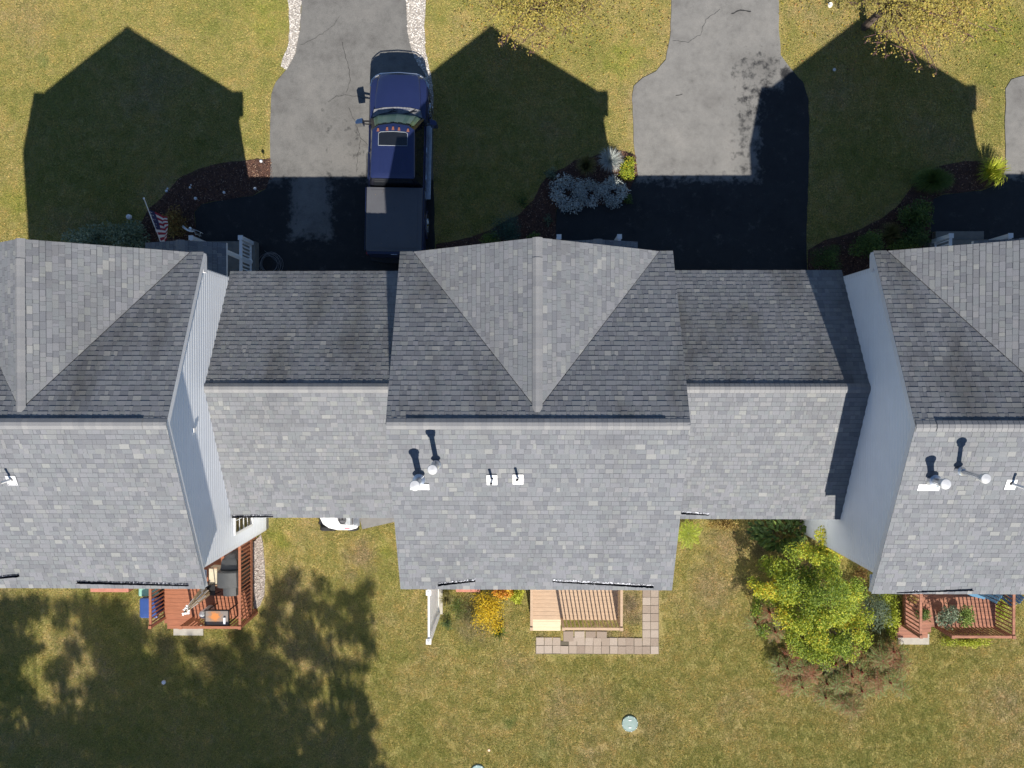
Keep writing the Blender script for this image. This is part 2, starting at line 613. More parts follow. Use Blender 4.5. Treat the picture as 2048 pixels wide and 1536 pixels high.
def asphalt_mat(name, shade_damp_y, strips, dry, worn=.24, seed=0.0):
    """worn grey asphalt; damp darkening put into the colour along the house shadows: behind y < shade_damp_y, and in strips (x0, x1, y_top) ; dry = (x0,x1,y0,y1) a dried patch"""
    m, n, l, b = mk(name)
    geo = n.new('ShaderNodeNewGeometry')
    P = geo.outputs['Position']
    sep = n.new('ShaderNodeSeparateXYZ')
    l.new(P, sep.inputs[0])

    def math_(op, a, c=None):
        q = n.new('ShaderNodeMath')
        q.operation = op
        for i, s in enumerate((a, c)):
            if s is None:
                continue
            if hasattr(s, 'is_output'):
                l.new(s, q.inputs[i])
            else:
                q.inputs[i].default_value = s
        return q.outputs[0]

    def noi(scale, det=5, rough=.6):
        mp = n.new('ShaderNodeMapping')
        mp.inputs['Location'].default_value = (seed, seed * 2, 0)
        l.new(P, mp.inputs[0])
        t = n.new('ShaderNodeTexNoise')
        t.inputs['Scale'].default_value = scale
        t.inputs['Detail'].default_value = det
        t.inputs['Roughness'].default_value = rough
        l.new(mp.outputs[0], t.inputs['Vector'])
        return t.outputs['Fac']
    big, mid, fin = noi(.8), noi(3.2, 8, .7), noi(60, 2)
    # damp field, darkening painted along the house shade lines: >0 wet
    f = math_('SUBTRACT', shade_damp_y, sep.outputs['Y'])
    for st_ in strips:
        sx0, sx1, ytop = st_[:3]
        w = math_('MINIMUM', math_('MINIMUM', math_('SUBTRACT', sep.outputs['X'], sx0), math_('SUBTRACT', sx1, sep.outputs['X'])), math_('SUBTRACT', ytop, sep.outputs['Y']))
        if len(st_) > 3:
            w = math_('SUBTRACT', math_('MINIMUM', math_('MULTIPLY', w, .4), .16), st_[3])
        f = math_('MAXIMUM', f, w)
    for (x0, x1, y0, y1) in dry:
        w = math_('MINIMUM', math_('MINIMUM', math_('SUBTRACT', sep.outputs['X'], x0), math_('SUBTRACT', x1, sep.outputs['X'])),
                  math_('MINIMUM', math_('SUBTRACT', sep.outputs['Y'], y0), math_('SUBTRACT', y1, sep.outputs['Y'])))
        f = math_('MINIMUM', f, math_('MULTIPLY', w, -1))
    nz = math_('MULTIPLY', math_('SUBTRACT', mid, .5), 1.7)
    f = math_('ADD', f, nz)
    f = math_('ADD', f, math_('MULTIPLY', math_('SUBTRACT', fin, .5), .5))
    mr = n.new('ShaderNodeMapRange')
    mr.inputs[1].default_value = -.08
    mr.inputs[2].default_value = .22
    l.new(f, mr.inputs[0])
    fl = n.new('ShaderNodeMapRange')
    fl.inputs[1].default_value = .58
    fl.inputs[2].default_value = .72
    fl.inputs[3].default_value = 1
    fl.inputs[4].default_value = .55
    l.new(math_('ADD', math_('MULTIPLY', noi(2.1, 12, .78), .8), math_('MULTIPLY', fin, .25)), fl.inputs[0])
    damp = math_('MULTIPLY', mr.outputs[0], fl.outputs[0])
    r1 = ramp_node(n, [(.3, (worn * .80, worn * .78, worn * .755)), (.5, (worn, worn * .985, worn * .95)), (.7, (worn * 1.14, worn * 1.11, worn * 1.06))])
    l.new(big, r1.inputs[0])
    r2 = ramp_node(n, [(.3, (.80, .80, .80)), (.42, (.95, .95, .95)), (.6, (1.03, 1.03, 1.03))])
    l.new(mid, r2.inputs[0])
    r3 = ramp_node(n, [(.3, (.72, .72, .72)), (.7, (1.25, 1.25, 1.25))])
    l.new(fin, r3.inputs[0])

    def mul(a, c, bt='MULTIPLY', fac=1):
        q = n.new('ShaderNodeMix')
        q.data_type = 'RGBA'
        q.blend_type = bt
        if hasattr(fac, 'is_output'):
            l.new(fac, q.inputs[0])
        else:
            q.inputs[0].default_value = fac
        l.new(a, q.inputs[6])
        if hasattr(c, 'is_output'):
            l.new(c, q.inputs[7])
        else:
            q.inputs[7].default_value = c4(c)
        return q.outputs[2]
    col = mul(mul(r1.outputs[0], r2.outputs[0]), r3.outputs[0])
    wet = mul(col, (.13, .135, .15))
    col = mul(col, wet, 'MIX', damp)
    l.new(col, b.inputs['Base Color'])
    rr = n.new('ShaderNodeMapRange')
    rr.inputs[3].default_value = .9
    rr.inputs[4].default_value = .62
    l.new(damp, rr.inputs[0])
    l.new(rr.outputs[0], b.inputs['Roughness'])
    b.inputs['Specular IOR Level'].default_value = .25
    bp = n.new('ShaderNodeBump')
    bp.inputs['Strength'].default_value = .25
    bp.inputs['Distance'].default_value = .01
    l.new(fin, bp.inputs['Height'])
    l.new(bp.outputs[0], b.inputs['Normal'])
    return m


def flat_thing(poly, z0, z1, name, mat, kind='structure'):
    b = MB()
    b.prism(poly, z0, z1)
    return b.build(name, mat, kind=kind)


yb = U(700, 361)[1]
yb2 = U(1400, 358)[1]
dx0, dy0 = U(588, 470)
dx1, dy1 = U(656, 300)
D1w, D2w, D3w = (wobble(p, .22, .035, s) for p, s in ((D1, 1), (D2, 2), (D3, 3)))
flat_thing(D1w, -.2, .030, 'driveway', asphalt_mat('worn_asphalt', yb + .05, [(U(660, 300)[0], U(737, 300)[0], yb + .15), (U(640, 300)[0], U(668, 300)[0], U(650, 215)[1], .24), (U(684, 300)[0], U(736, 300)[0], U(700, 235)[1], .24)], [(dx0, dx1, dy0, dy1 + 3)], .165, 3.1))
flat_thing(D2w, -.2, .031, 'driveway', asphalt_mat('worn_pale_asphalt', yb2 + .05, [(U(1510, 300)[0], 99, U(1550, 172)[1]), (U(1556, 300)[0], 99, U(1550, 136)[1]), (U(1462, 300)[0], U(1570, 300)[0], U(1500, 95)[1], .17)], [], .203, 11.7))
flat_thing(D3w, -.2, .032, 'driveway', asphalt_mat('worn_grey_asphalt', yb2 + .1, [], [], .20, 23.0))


def crack(pts, w, seed):
    r = random.Random(seed)
    P = [Vector(U3(x, y, .0365)) for x, y in pts]
    fine = []
    for a, b in zip(P, P[1:]):
        k = max(2, int((b - a).length / .09))
        for j in range(k):
            p = a.lerp(b, j / k)
            fine.append(p + Vector((r.uniform(-.025, .025), r.uniform(-.025, .025), 0)))
    fine.append(P[-1])
    mb = MB()
    for i in range(len(fine) - 1):
        a, b = fine[i], fine[i + 1]
        d = (b - a).normalized()
        nn = Vector((-d.y, d.x, 0))
        w0, w1 = w * r.uniform(.5, 1.3), w * r.uniform(.5, 1.3)
        mb.add([a + nn * w0, a - nn * w0, b - nn * w1, b + nn * w1], [(0, 1, 2, 3)])
    return mb


cm = pmat('asphalt_crack', (.03, .03, .032), rough=.95)
for i, (pts, w) in enumerate([([(684, 85), (690, 110), (698, 140), (700, 165), (692, 185)], .008), ([(602, 90), (640, 70), (668, 50), (680, 30)], .005),
                              ([(655, 205), (672, 192), (700, 190), (735, 197)], .006), ([(698, 215), (710, 245), (722, 278), (735, 290)], .007), ([(722, 278), (715, 310), (712, 345)], .006),
                              ([(1345, 82), (1375, 84), (1400, 70), (1412, 40), (1440, 18)], .007), ([(1462, 28), (1480, 21), (1502, 23)], .022), ([(1352, 190), (1365, 188)], .015)]):
    crack(pts, w, i).build('crack', cm, kind='structure')

# ------------------------------------------------------------------ roofs
def clip_halfplane(poly, a, b, c):
    out = []
    n = len(poly)
    for i in range(n):
        p, q = poly[i], poly[(i + 1) % n]
        dp, dq = a * p[0] + b * p[1] - c, a * q[0] + b * q[1] - c
        if dp <= 0:
            out.append(p)
        if (dp < 0 < dq) or (dq < 0 < dp):
            t = dp / (dp - dq)
            out.append((p[0] + (q[0] - p[0]) * t, p[1] + (q[1] - p[1]) * t))
    return out


def clip_convex(poly, reg):
    n = len(reg)
    for i in range(n):
        p, q = reg[i], reg[(i + 1) % n]
        ex, ey = q[0] - p[0], q[1] - p[1]
        poly = clip_halfplane(poly, ey, -ex, ey * p[0] - ex * p[1])
        if len(poly) < 3:
            return []
    ar = sum(poly[i][0] * poly[(i + 1) % len(poly)][1] - poly[(i + 1) % len(poly)][0] * poly[i][1] for i in range(len(poly)))
    return poly if ar > 2e-4 else []


def frame(pts):
    a, b, c = (Vector(p) for p in pts[:3])
    N = (b - a).cross(c - a).normalized()
    if N.z < 0:
        N = -N
    V = (Vector((0, 0, 1)) - N * N.z).normalized()
    Uv = V.cross(N)
    O = min((Vector(p) for p in pts), key=lambda p: p.z)
    return O, Uv, V, N


def to_uv(p, fr):
    d = Vector(p) - fr[0]
    return (d.dot(fr[1]), d.dot(fr[2]))


def ccw(poly):
    ar = sum(poly[i][0] * poly[(i + 1) % len(poly)][1] - poly[(i + 1) % len(poly)][0] * poly[i][1] for i in range(len(poly)))
    return poly if ar > 0 else poly[::-1]


EXPO = .143
TONES = [.05, .2, .3, .4, .5, .55, .65, .8, .97]
TWGT = [7, 12, 14, 16, 15, 12, 10, 6, 3]


def plane_tabs(regions3, seed, gap=0.0):
    """regions3: convex 3D polygons lying in one roof plane. returns frame and tabs (poly_uv, v0, thickness, tone, whole)"""
    allp = [p for r in regions3 for p in r]
    fr = frame(regions3[0])
    O = min((Vector(p) for p in allp), key=lambda p: p.z)
    fr = (O, fr[1], fr[2], fr[3])
    regs = [ccw([to_uv(p, fr) for p in r]) for r in regions3]
    us = [p[0] for r in regs for p in r]
    vs = [p[1] for r in regs for p in r]
    u0, u1, v1 = min(us), max(us), max(vs)
    r = random.Random(seed)
    tabs = []
    k = 0
    v = -.012
    while v < v1:
        u = u0 - r.random() * .3
        thick = r.random() < .5
        row = r.uniform(-.09, .09)
        while u < u1:
            w = r.choice((.10, .14, .17, .21, .26)) if thick else r.choice((.09, .13, .16, .21))
            ti = r.choices(range(9), TWGT)[0]
            tone = min(1, max(0, TONES[ti] + row * .5 - (0 if thick else .07)))
            jit = r.uniform(-.004, .004)
            rect = [(u + .002, v + jit), (u + w - .002, v + jit), (u + w - .002, v + EXPO + .02), (u + .002, v + EXPO + .02)]
            for rg in regs:
                q = clip_convex(rect, rg)
                if q:
                    tabs.append((q, v, .0140 if thick else .0082, tone, len(q) == 4 and abs(q[0][0] - rect[0][0]) < 1e-6 and abs(q[1][0] - rect[1][0]) < 1e-6 and abs(q[2][1] - rect[2][1]) < 1e-6, w))
            u += w
            thick = not thick if r.random() < .8 else thick
        v += EXPO
        k += 1
    return fr, tabs


def emit_tab(mb, fr, q, v0, th, tone):
    O, Uv, V, N = fr
    n = len(q)
    top, bot = [], []
    for (u, v) in q:
        h = th + (.003 - th) * min(1, max(0, (v - v0) / (EXPO + .02)))
        p = O + Uv * u + V * v
        top.append(p + N * (h + .002))
        bot.append(p - N * .001)
    fs = [tuple(range(n))] + [(i + n, (i + 1) % n + n, (i + 1) % n, i) for i in range(n)]
    mb.add(top + bot, fs, max(.08, tone))
    # dark band below the next course: printed granules, with edge shade painted in
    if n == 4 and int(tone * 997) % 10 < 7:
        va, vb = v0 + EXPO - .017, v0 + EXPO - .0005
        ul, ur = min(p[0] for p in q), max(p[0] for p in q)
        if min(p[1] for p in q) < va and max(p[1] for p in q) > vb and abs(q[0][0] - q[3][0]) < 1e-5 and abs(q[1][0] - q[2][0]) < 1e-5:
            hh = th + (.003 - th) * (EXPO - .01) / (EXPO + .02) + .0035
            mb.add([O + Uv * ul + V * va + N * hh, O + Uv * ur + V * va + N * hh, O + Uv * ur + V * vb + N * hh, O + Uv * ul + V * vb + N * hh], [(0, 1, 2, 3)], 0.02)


SHMESH = {}


def shingle_mesh(w, th, tone):
    key = (round(w, 3), round(th, 4), round(tone * 8))
    if key not in SHMESH:
        mb = MB()
        fr = (Vector((0, 0, 0)), Vector((1, 0, 0)), Vector((0, 1, 0)), Vector((0, 0, 1)))
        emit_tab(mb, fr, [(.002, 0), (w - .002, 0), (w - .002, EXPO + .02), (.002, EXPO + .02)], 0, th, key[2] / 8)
        SHMESH[key] = mb.mesh('shingle', M['shingle'])
    return SHMESH[key]


def lay_shingles(roof, planes, n_parts, first):
    """planes: list of tab lists; first = index of the plane whose whole tabs become single parts"""
    mb = MB()
    cnt = 0
    org = Vector(ORG[roof.name])
    for pi, (fr, tabs) in enumerate(planes):
        order = tabs
        for (q, v0, th, tone, whole, w) in order:
            if pi == first and whole and cnt < n_parts and n_parts:
                O, Uv, V, N = fr
                o = bpy.data.objects.new('shingle', shingle_mesh(w, th, tone))
                COL.objects.link(o)
                o.parent = roof
                m = Matrix((Uv, V, N)).transposed().to_4x4()
                m.translation = O + Uv * (q[0][0] - .002) + V * q[0][1] - org
                o.matrix_basis = m
                cnt += 1
            else:
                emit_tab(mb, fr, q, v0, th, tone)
    return mb.build('shingle_field', M['shingle'], roof, kind='stuff')


def slab(mb, pts, drop, mi=0):
    """solid plate: polygon pts (3D) thickened straight down"""
    pts = [Vector(p) for p in pts]
    n = len(pts)
    N = (pts[1] - pts[0]).cross(pts[2] - pts[0])
    idx = list(range(n)) if N.z > 0 else list(range(n - 1, -1, -1))
    vs = pts + [p - Vector((0, 0, drop)) for p in pts]
    fs = [tuple(idx), tuple(i + n for i in reversed(idx))]
    for k in range(n):
        i, j = idx[k], idx[(k + 1) % n]
        fs.append((i + n, j + n, j, i))
    mb.add(vs, fs, .5, mi)


def cap_row(roof, a, b, sl_l, sl_r, half, lift, seed, side_shift=0.0):
    """ridge caps from a to b; sl_l, sl_r: downhill direction vectors (unit) on either side"""
    a, b = Vector(a), Vector(b)
    d = (b - a)
    L = d.length
    d.normalize()
    r = random.Random(seed)
    n = int(L / .142)
    e = L / n
    for i in range(n):
        p0 = a + d * (i * e)
        p1 = a + d * ((i + 1) * e + .02)
        tone = r.choice((.2, .4, .5, .6, .7, .85))
        mb = MB()
        up = Vector((0, 0, 1))
        hl = half
        t0, t1 = lift + .006, lift + .016
        ring0 = [p0 + sl_l * hl + up * (t1), p0 + sl_l * .05 + up * (t1 + .012), p0 + sl_r * .05 + up * (t1 + .012), p0 + sl_r * hl + up * t1]
        ring1 = [p1 + sl_l * hl + up * (t0), p1 + sl_l * .05 + up * (t0 + .012), p1 + sl_r * .05 + up * (t0 + .012), p1 + sl_r * hl + up * t0]
        lo0 = [ring0[0] - up * .012, ring0[3] - up * .012]
        lo1 = [ring1[0] - up * .012, ring1[3] - up * .012]
        mb.add(ring0 + ring1 + lo0 + lo1, [(0, 1, 5, 4), (1, 2, 6, 5), (2, 3, 7, 6), (8, 0, 4, 10), (3, 9, 11, 7), (8, 9, 3, 2, 1, 0)], tone)
        mb.build('ridge_cap', M['cap'], roof)


def vent_strip(roof, a, b, sl_l, sl_r, half, lift):
    a, b = Vector(a), Vector(b)
    up = Vector((0, 0, 1))
    mb = MB()
    rings = []
    for p in (a, b):
        rings.append([p + sl_l * half + up * .0, p + sl_l * half + up * lift, p + up * (lift - .012), p + sl_r * half + up * lift, p + sl_r * half + up * .0])
    mb.loft(rings)
    return mb.build('ridge_vent', M['black'], roof)


# main house dimensions
X0, X1, YF, YR, HE, HR, HG = -3.421, 4.170, 3.473, -5.983, 5.869, 8.069, 7.92
YM = -1.203
MM = (HR - HE) / (YF - YM)
MR = (HR - HE) / (YM - YR)
XM = .378
XG0, XG1 = X0 + .34, X1 - .34
XM = (X0 + X1) / 2
MG = (HG - HE) / (XM - XG0)
YT = YF - (HG - HE) / MM
XWL, XWR = X0 + .26, X1 - .26
YWF, YWR = 3.10, -5.52


def dn(dx, dy, slope):
    v = Vector((dx, dy, -slope))
    return v.normalized()


def siding_wall(mb, poly2, plane, sign, lap=.145, proud=.030):
    """poly2: convex polygon in (s, z); plane(s, z, n) -> 3D point with n outward"""
    poly2 = ccw(poly2)
    z0, z1 = min(p[1] for p in poly2), max(p[1] for p in poly2)
    z = z0
    while z < z1:
        q = clip_convex([(-99, z), (99, z), (99, z + lap + .004), (-99, z + lap + .004)], poly2)
        if q:
            n = len(q)
            for za, zb, na, nb in ((z, z + lap * .5, proud, proud * .86), (z + lap * .5, z + lap + .004, proud * .86, 0)):
                w = clip_halfplane(clip_halfplane(q, 0, 1, zb), 0, -1, -za)
                if len(w) < 3:
                    continue
                n = len(w)
                top = [plane(s, zz, na + (nb - na) * (zz - za) / (zb - za) + .002) for s, zz in w]
                bot = [plane(s, zz, -.004) for s, zz in w]
                mb.add(top + bot, [tuple(range(n)) if sign > 0 else tuple(range(n - 1, -1, -1))] + [(i, (i + 1) % n, (i + 1) % n + n, i + n) for i in range(n)])
        z += lap


def window_on(parent, x, y0, y1, z0, z1, s, name='window', axis='x', rows=3, cols=2):
    """window in a wall at x (outward sign s) spanning y0..y1"""
    x = x + s * .034
    def P(a, z, n):
        return (x + s * n, a, z) if axis == 'x' else (a, x + s * n, z)

    def bx(mb, a0, a1, za, zb, n0, n1, mi=0):
        p, q = P(a0, za, n0), P(a1, zb, n1)
        mb.box([min(p[i], q[i]) for i in range(3)], [max(p[i], q[i]) for i in range(3)], .5, mi)
    f = MB()
    w = .07
    bx(f, y0 - w, y0, z0 - w, z1 + w, 0, .035)
    bx(f, y1, y1 + w, z0 - w, z1 + w, 0, .035)
    bx(f, y0, y1, z0 - w, z0, 0, .05)
    bx(f, y0, y1, z1, z1 + w, 0, .035)
    fo = f.build(name, M['white_vinyl'], parent)
    p = MB()
    bx(p, y0, y1, z0, z1, -.01, .006)
    p.build('pane', M['glass_dark'], fo)
    mt = MB()
    for i in range(1, cols):
        c = y0 + (y1 - y0) * i / cols
        bx(mt, c - .012, c + .012, z0, z1, .006, .016)
    for i in range(1, rows * 2):
        c = z0 + (z1 - z0) * i / (rows * 2)
        h = .022 if i == rows else .010
        bx(mt, y0, y1, c - h, c + h, .0065, .019)
    mt.build('muntin', M['white_vinyl'], fo)


def build_house():
    H = thing('house', 'HOUSE', 'house', (XM, YM, 0))
    # ---- walls
    def zroof(y):
        return HE + (YF - y) * MM if y > YM else HE + (y - YR) * MR
    prof = [(YWR, -.25), (YWF, -.25), (YWF, zroof(YWF) - .16), (YM, HR - .16), (YWR, zroof(YWR) - .16)]
    core = MB()
    vs = [(XWL + .01, s, z) for s, z in prof] + [(XWR - .01, s, z) for s, z in prof]
    core.add(vs, [(4, 3, 2, 1, 0), (5, 6, 7, 8, 9)] + [(i, (i + 1) % 5, (i + 1) % 5 + 5, i + 5) for i in range(5)])
    wall = core.build('wall', M['siding'], H)
    prof2 = [(YWR + .02, .25), (YWF - .02, .25)] + prof[2:]
    for sx, xw in ((1, XWR), (-1, XWL)):
        sd = MB()
        siding_wall(sd, prof2, lambda s, z, n, xw=xw, sx=sx: (xw + sx * n, s, z), sx)
        sd.build('siding', M['siding'], wall, kind='stuff')
    for sy, yw in ((1, YWF), (-1, YWR)):
        sd = MB()
        siding_wall(sd, [(XWL, .25), (XWR, .25), (XWR, HE - .1), (XWL, HE - .1)], lambda s, z, n, yw=yw, sy=sy: (s, yw + sy * n, z), -sy)
        sd.build('siding', M['siding'], wall, kind='stuff')
    fnd = MB()
    fnd.box((XWL - .012, YWR - .012, -.3), (XWR + .012, YWF + .012, .24))
    fnd.build('foundation', M['conc'], H)
    for xw in (XWL, XWR):
        for yw in (YWF, YWR):
            c = MB()
            sx, sy = (1 if xw > 0 else -1), (1 if yw > 0 else -1)
            ax, ay = xw + sx * .024, yw + sy * .024
            c.box((min(ax, ax - sx * .13), min(ay, ay - sy * .13), .24), (max(ax, ax - sx * .13), max(ay, ay - sy * .13), zroof(yw) - .13))
            c.build('corner_board', M['trim'], H)
    # front gable wall above the eave line
    gw = MB()
    gw.add([(XG0 + .3, YWF, HE - .1), (XG1 - .3, YWF, HE - .1), (XM, YWF, HG - .22), (XG0 + .3, YWF - .1, HE - .1), (XG1 - .3, YWF - .1, HE - .1), (XM, YWF - .1, HG - .22)],
           [(2, 1, 0), (3, 4, 5), (0, 1, 4, 3), (1, 2, 5, 4), (2, 0, 3, 5)])
    gw.build('gable_wall', M['siding'], H)
    # windows front and rear
    for cx in (XM - 2.3, XM + 2.2):
        window_on(H, YWF, cx - .5, cx + .5, 4.0, 5.4, 1, axis='y')
    for cx in (XM - 2.3, XM, XM + 2.3):
        window_on(H, YWR, cx - .5, cx + .5, 3.9, 5.3, -1, axis='y')
    window_on(H, XWR, -5.02, -4.25, 1.72, 3.1, 1, rows=2, cols=2)
    window_on(H, YWR, XM + .2, XM + 2.0, .75, 2.7, -1, axis='y')
    dr = MB()
    dr.box((2.0, YWF, .4), (2.95, YWF + .06, 2.5))
    do = dr.build('front_door', pmat('red_door_paint', (.16, .03, .03), .4), H)
    kn = MB()
    kn.lathe((2.85, YWF + .06, 1.4), [(.015, 0), (.03, .03), (.03, .05), (.0, .06)], 10, axis=(0, 1, 0))
    kn.build('handle', M['chrome'], do)
    # ---- roof
    A = [(X0, YF, HE), (XG0, YF, HE), (XM, YT, HG), (X0, YT, HG)]
    B = [(XG1, YF, HE), (X1, YF, HE), (X1, YT, HG), (XM, YT, HG)]
    Cc = [(X0, YT, HG), (X1, YT, HG), (X1, YM, HR), (X0, YM, HR)]
    Rr = [(X0, YR, HE), (X1, YR, HE), (X1, YM, HR), (X0, YM, HR)]
    GW = [(XG0, YF, HE), (XM, YF, HG), (XM, YT, HG)]
    GE = [(XG1, YF, HE), (XM, YF, HG), (XM, YT, HG)]
    dk = MB()
    for pl in (A, B, Cc, Rr, GW, GE):
        slab(dk, [(p[0], p[1], p[2] - .006) for p in pl], .10)
    roof = dk.build('roof', M['underlay'], H)
    inset = .022
    dirv = Vector((XM - XG0, YT - YF, HG - HE)).normalized()
    offw = Vector((0, 0, 0))
    GWi = [(XG0 + inset * 1.3, YF + .015, HE + inset * 1.3 * MG), (XM, YF + .015, HG), (XM, YT + inset * 1.6, HG)]
    GEi = [(XG1 - inset * 1.3, YF + .015, HE + inset * 1.3 * MG), (XM, YF + .015, HG), (XM, YT + inset * 1.6, HG)]

    def over(pl, eave_y, oy):
        ox = lambda x: x - .022 if abs(x - X0) < 1e-6 else (x + .022 if abs(x - X1) < 1e-6 else x)
        return [(ox(p[0]), p[1] + (oy if abs(p[1] - eave_y) < 1e-6 else 0), p[2] - (abs(oy) * MM if abs(p[1] - eave_y) < 1e-6 else 0)) for p in pl]
    planes = [plane_tabs([over(Rr, YR, -.02)], 11), plane_tabs([over(A, YF, .02), over(B, YF, .02), over(Cc, YF, .02)], 12), plane_tabs([GWi], 13), plane_tabs([GEi], 14)]
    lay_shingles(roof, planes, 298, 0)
    df, dr_ = dn(0, 1, MM), dn(0, -1, MR)
    vent_strip(roof, (X0 + .52, YM, HR + .012), (X1 - .62, YM, HR + .012), df, dr_, .13, .022)
    cap_row(roof, (X0, YM, HR), (X0 + .52, YM, HR), df, dr_, .155, .010, 3)
    cap_row(roof, (X0 + .50, YM, HR), (X1 - .60, YM, HR), df, dr_, .155, .036, 4)
    cap_row(roof, (X1 - .62, YM, HR), (X1, YM, HR), df, dr_, .155, .010, 5)
    dw, de = dn(-1, 0, MG), dn(1, 0, MG)
    vent_strip(roof, (XM, YF - .50, HG + .012), (XM, YT + .12, HG + .012), dw, de, .12, .02)
    cap_row(roof, (XM, YT - .02, HG), (XM, YF - .50, HG), dw, de, .15, .034, 6)
    cap_row(roof, (XM, YF - .50, HG), (XM, YF + .01, HG), dw, de, .15, .010, 7)
    # rake boards, fascias, soffits
    for xe, s in ((X0, -1), (X1, 1)):
        rb = MB()
        for (ya, yb_) in ((YF, YM), (YR, YM)):
            za, zb = (HE, HR)
            a0, a1 = xe + s * .001, xe - s * .02
            vs = [(a0, ya, za - .012), (a0, yb_, zb - .012), (a0, yb_, zb - .23), (a0, ya, za - .23), (a1, ya, za - .012), (a1, yb_, zb - .012), (a1, yb_, zb - .23), (a1, ya, za - .23)]
            rb.add(vs, [(0, 1, 2, 3), (7, 6, 5, 4), (0, 4, 5, 1), (3, 2, 6, 7), (0, 3, 7, 4), (1, 5, 6, 2)])
        rb.build('rake_board', M['trim'], roof)
        sf = MB()
        xa, xb = (xe, XWL) if s < 0 else (XWR, xe)
        for (ya, yb_, za, zb) in ((YF, YM, HE, HR), (YR, YM, HE, HR)):
            sf.add([(xa, ya, za - .17), (xb, ya, za - .17), (xb, yb_, zb - .17), (xa, yb_, zb - .17)], [(0, 1, 2, 3)])
        # boxed return at the front corner
        sf.box((min(xe - s * .03, XWL if s < 0 else XWR), YWF - .15, HE - .33), (max(xe - s * .03, XWL if s < 0 else XWR), YF - .03, HE - .10))
        sf.build('soffit', M['trim'], roof)
    fa = MB()
    fa.box((X0 + .02, YR + .02, HE - .20), (X1 - .02, YR + .045, HE - .02))
    fa.box((X0 + .02, YR + .045, HE - .20), (X1 - .02, YWR, HE - .18))
    for (xa, xb) in ((XG0, XM), (XG1, XM)):
        for n0 in (.02,):
            vs = [(xa, YF - n0, HE - .02), (xb, YF - n0, HG - .02), (xb, YF - n0, HG - .2), (xa, YF - n0, HE - .2)]
            vs += [(x, y - .03, z) for x, y, z in vs]
            fa.add(vs, [(0, 1, 2, 3), (7, 6, 5, 4), (0, 4, 5, 1), (3, 2, 6, 7), (0, 3, 7, 4), (1, 5, 6, 2)])
    fa.build('fascia', M['trim'], roof)
    # ---- portico over the front door
    px0, px1, pyf = 1.05, 3.66, 4.28
    pm, ze, zt = (px0 + px1) / 2, 3.0, 3.42
    W = [(px0, pyf, ze), (pm, pyf, zt), (pm, YWF, zt), (px0, YWF, ze)]
    E = [(px1, pyf, ze), (pm, pyf, zt), (pm, YWF, zt), (px1, YWF, ze)]
    pk = MB()
    for pl in (W, E):
        slab(pk, [(p[0], p[1], p[2] - .006) for p in pl], .1)
    por = pk.build('portico_roof', M['trim'], H)
    lay_shingles(por, [plane_tabs([W], 21), plane_tabs([E], 22)], 0, 0)
    cap_row(por, (pm, YWF, zt), (pm, pyf, zt), dn(-1, 0, .32), dn(1, 0, .32), .15, .01, 23)
    for cx in (px0 + .22, px1 - .22):
        cl = MB()
        cl.lathe((cx, pyf - .2, .4), [(.11, 0), (.11, .08), (.08, .1), (.075, 2.38), (.11, 2.42), (.11, 2.5)], 12)
        cl.build('column', M['white_vinyl'], H)
    return H


def flue(parent, base, h, r, capr, plate=None, lean=(0, 0)):
    """metal flue: pipe, storm collar, cap, flashing plate lying on the rear slope"""
    bx, by, bz = base
    p = MB()
    p.tube([(bx, by, bz - .1), (bx + lean[0] * .5, by + lean[1] * .5, bz + h * .5), (bx + lean[0], by + lean[1], bz + h)], r, 16)
    fl = p.build('flue_pipe', M['metal'], parent, smooth=True)
    c = MB()
    c.lathe((bx, by, bz - .05), [(r * 2.0, 0), (r * 1.5, .1), (r * 1.06, .22), (r * 1.05, .24)], 18)
    c.lathe((bx, by, bz + .22), [(r * 1.9, 0), (r * 1.05, .05), (r * 1.02, .06)], 18)
    c.build('flashing_cone', M['metal'], fl, smooth=True)
    k = MB()
    tx, ty = bx + lean[0], by + lean[1]
    k.lathe((tx, ty, bz + h - .02), [(r * 1.15, 0), (r * 1.15, .05), (capr * .82, .055), (capr * .82, .12)], 22)
    k.lathe((tx, ty, bz + h + .125), [(capr, 0), (capr, .035), (capr * .9, .055), (capr * .25, .068), (.001, .07)], 26)
    k.build('flue_cap', M['bright_metal'], fl, smooth=True)
    if plate:
        w, d, oy, ox = plate
        q = MB()
        y0 = by + oy
        zf = lambda y: HE + (y - YR) * MR + ROOFDZ + .040
        vs = [(bx + ox - w / 2, y0 - d, zf(y0 - d)), (bx + ox + w / 2, y0 - d, zf(y0 - d)), (bx + ox + w / 2, y0, zf(y0)), (bx + ox - w / 2, y0, zf(y0))]
        slab(q, vs, .012)
        q.build('flashing_plate', M['bright_metal'], fl)


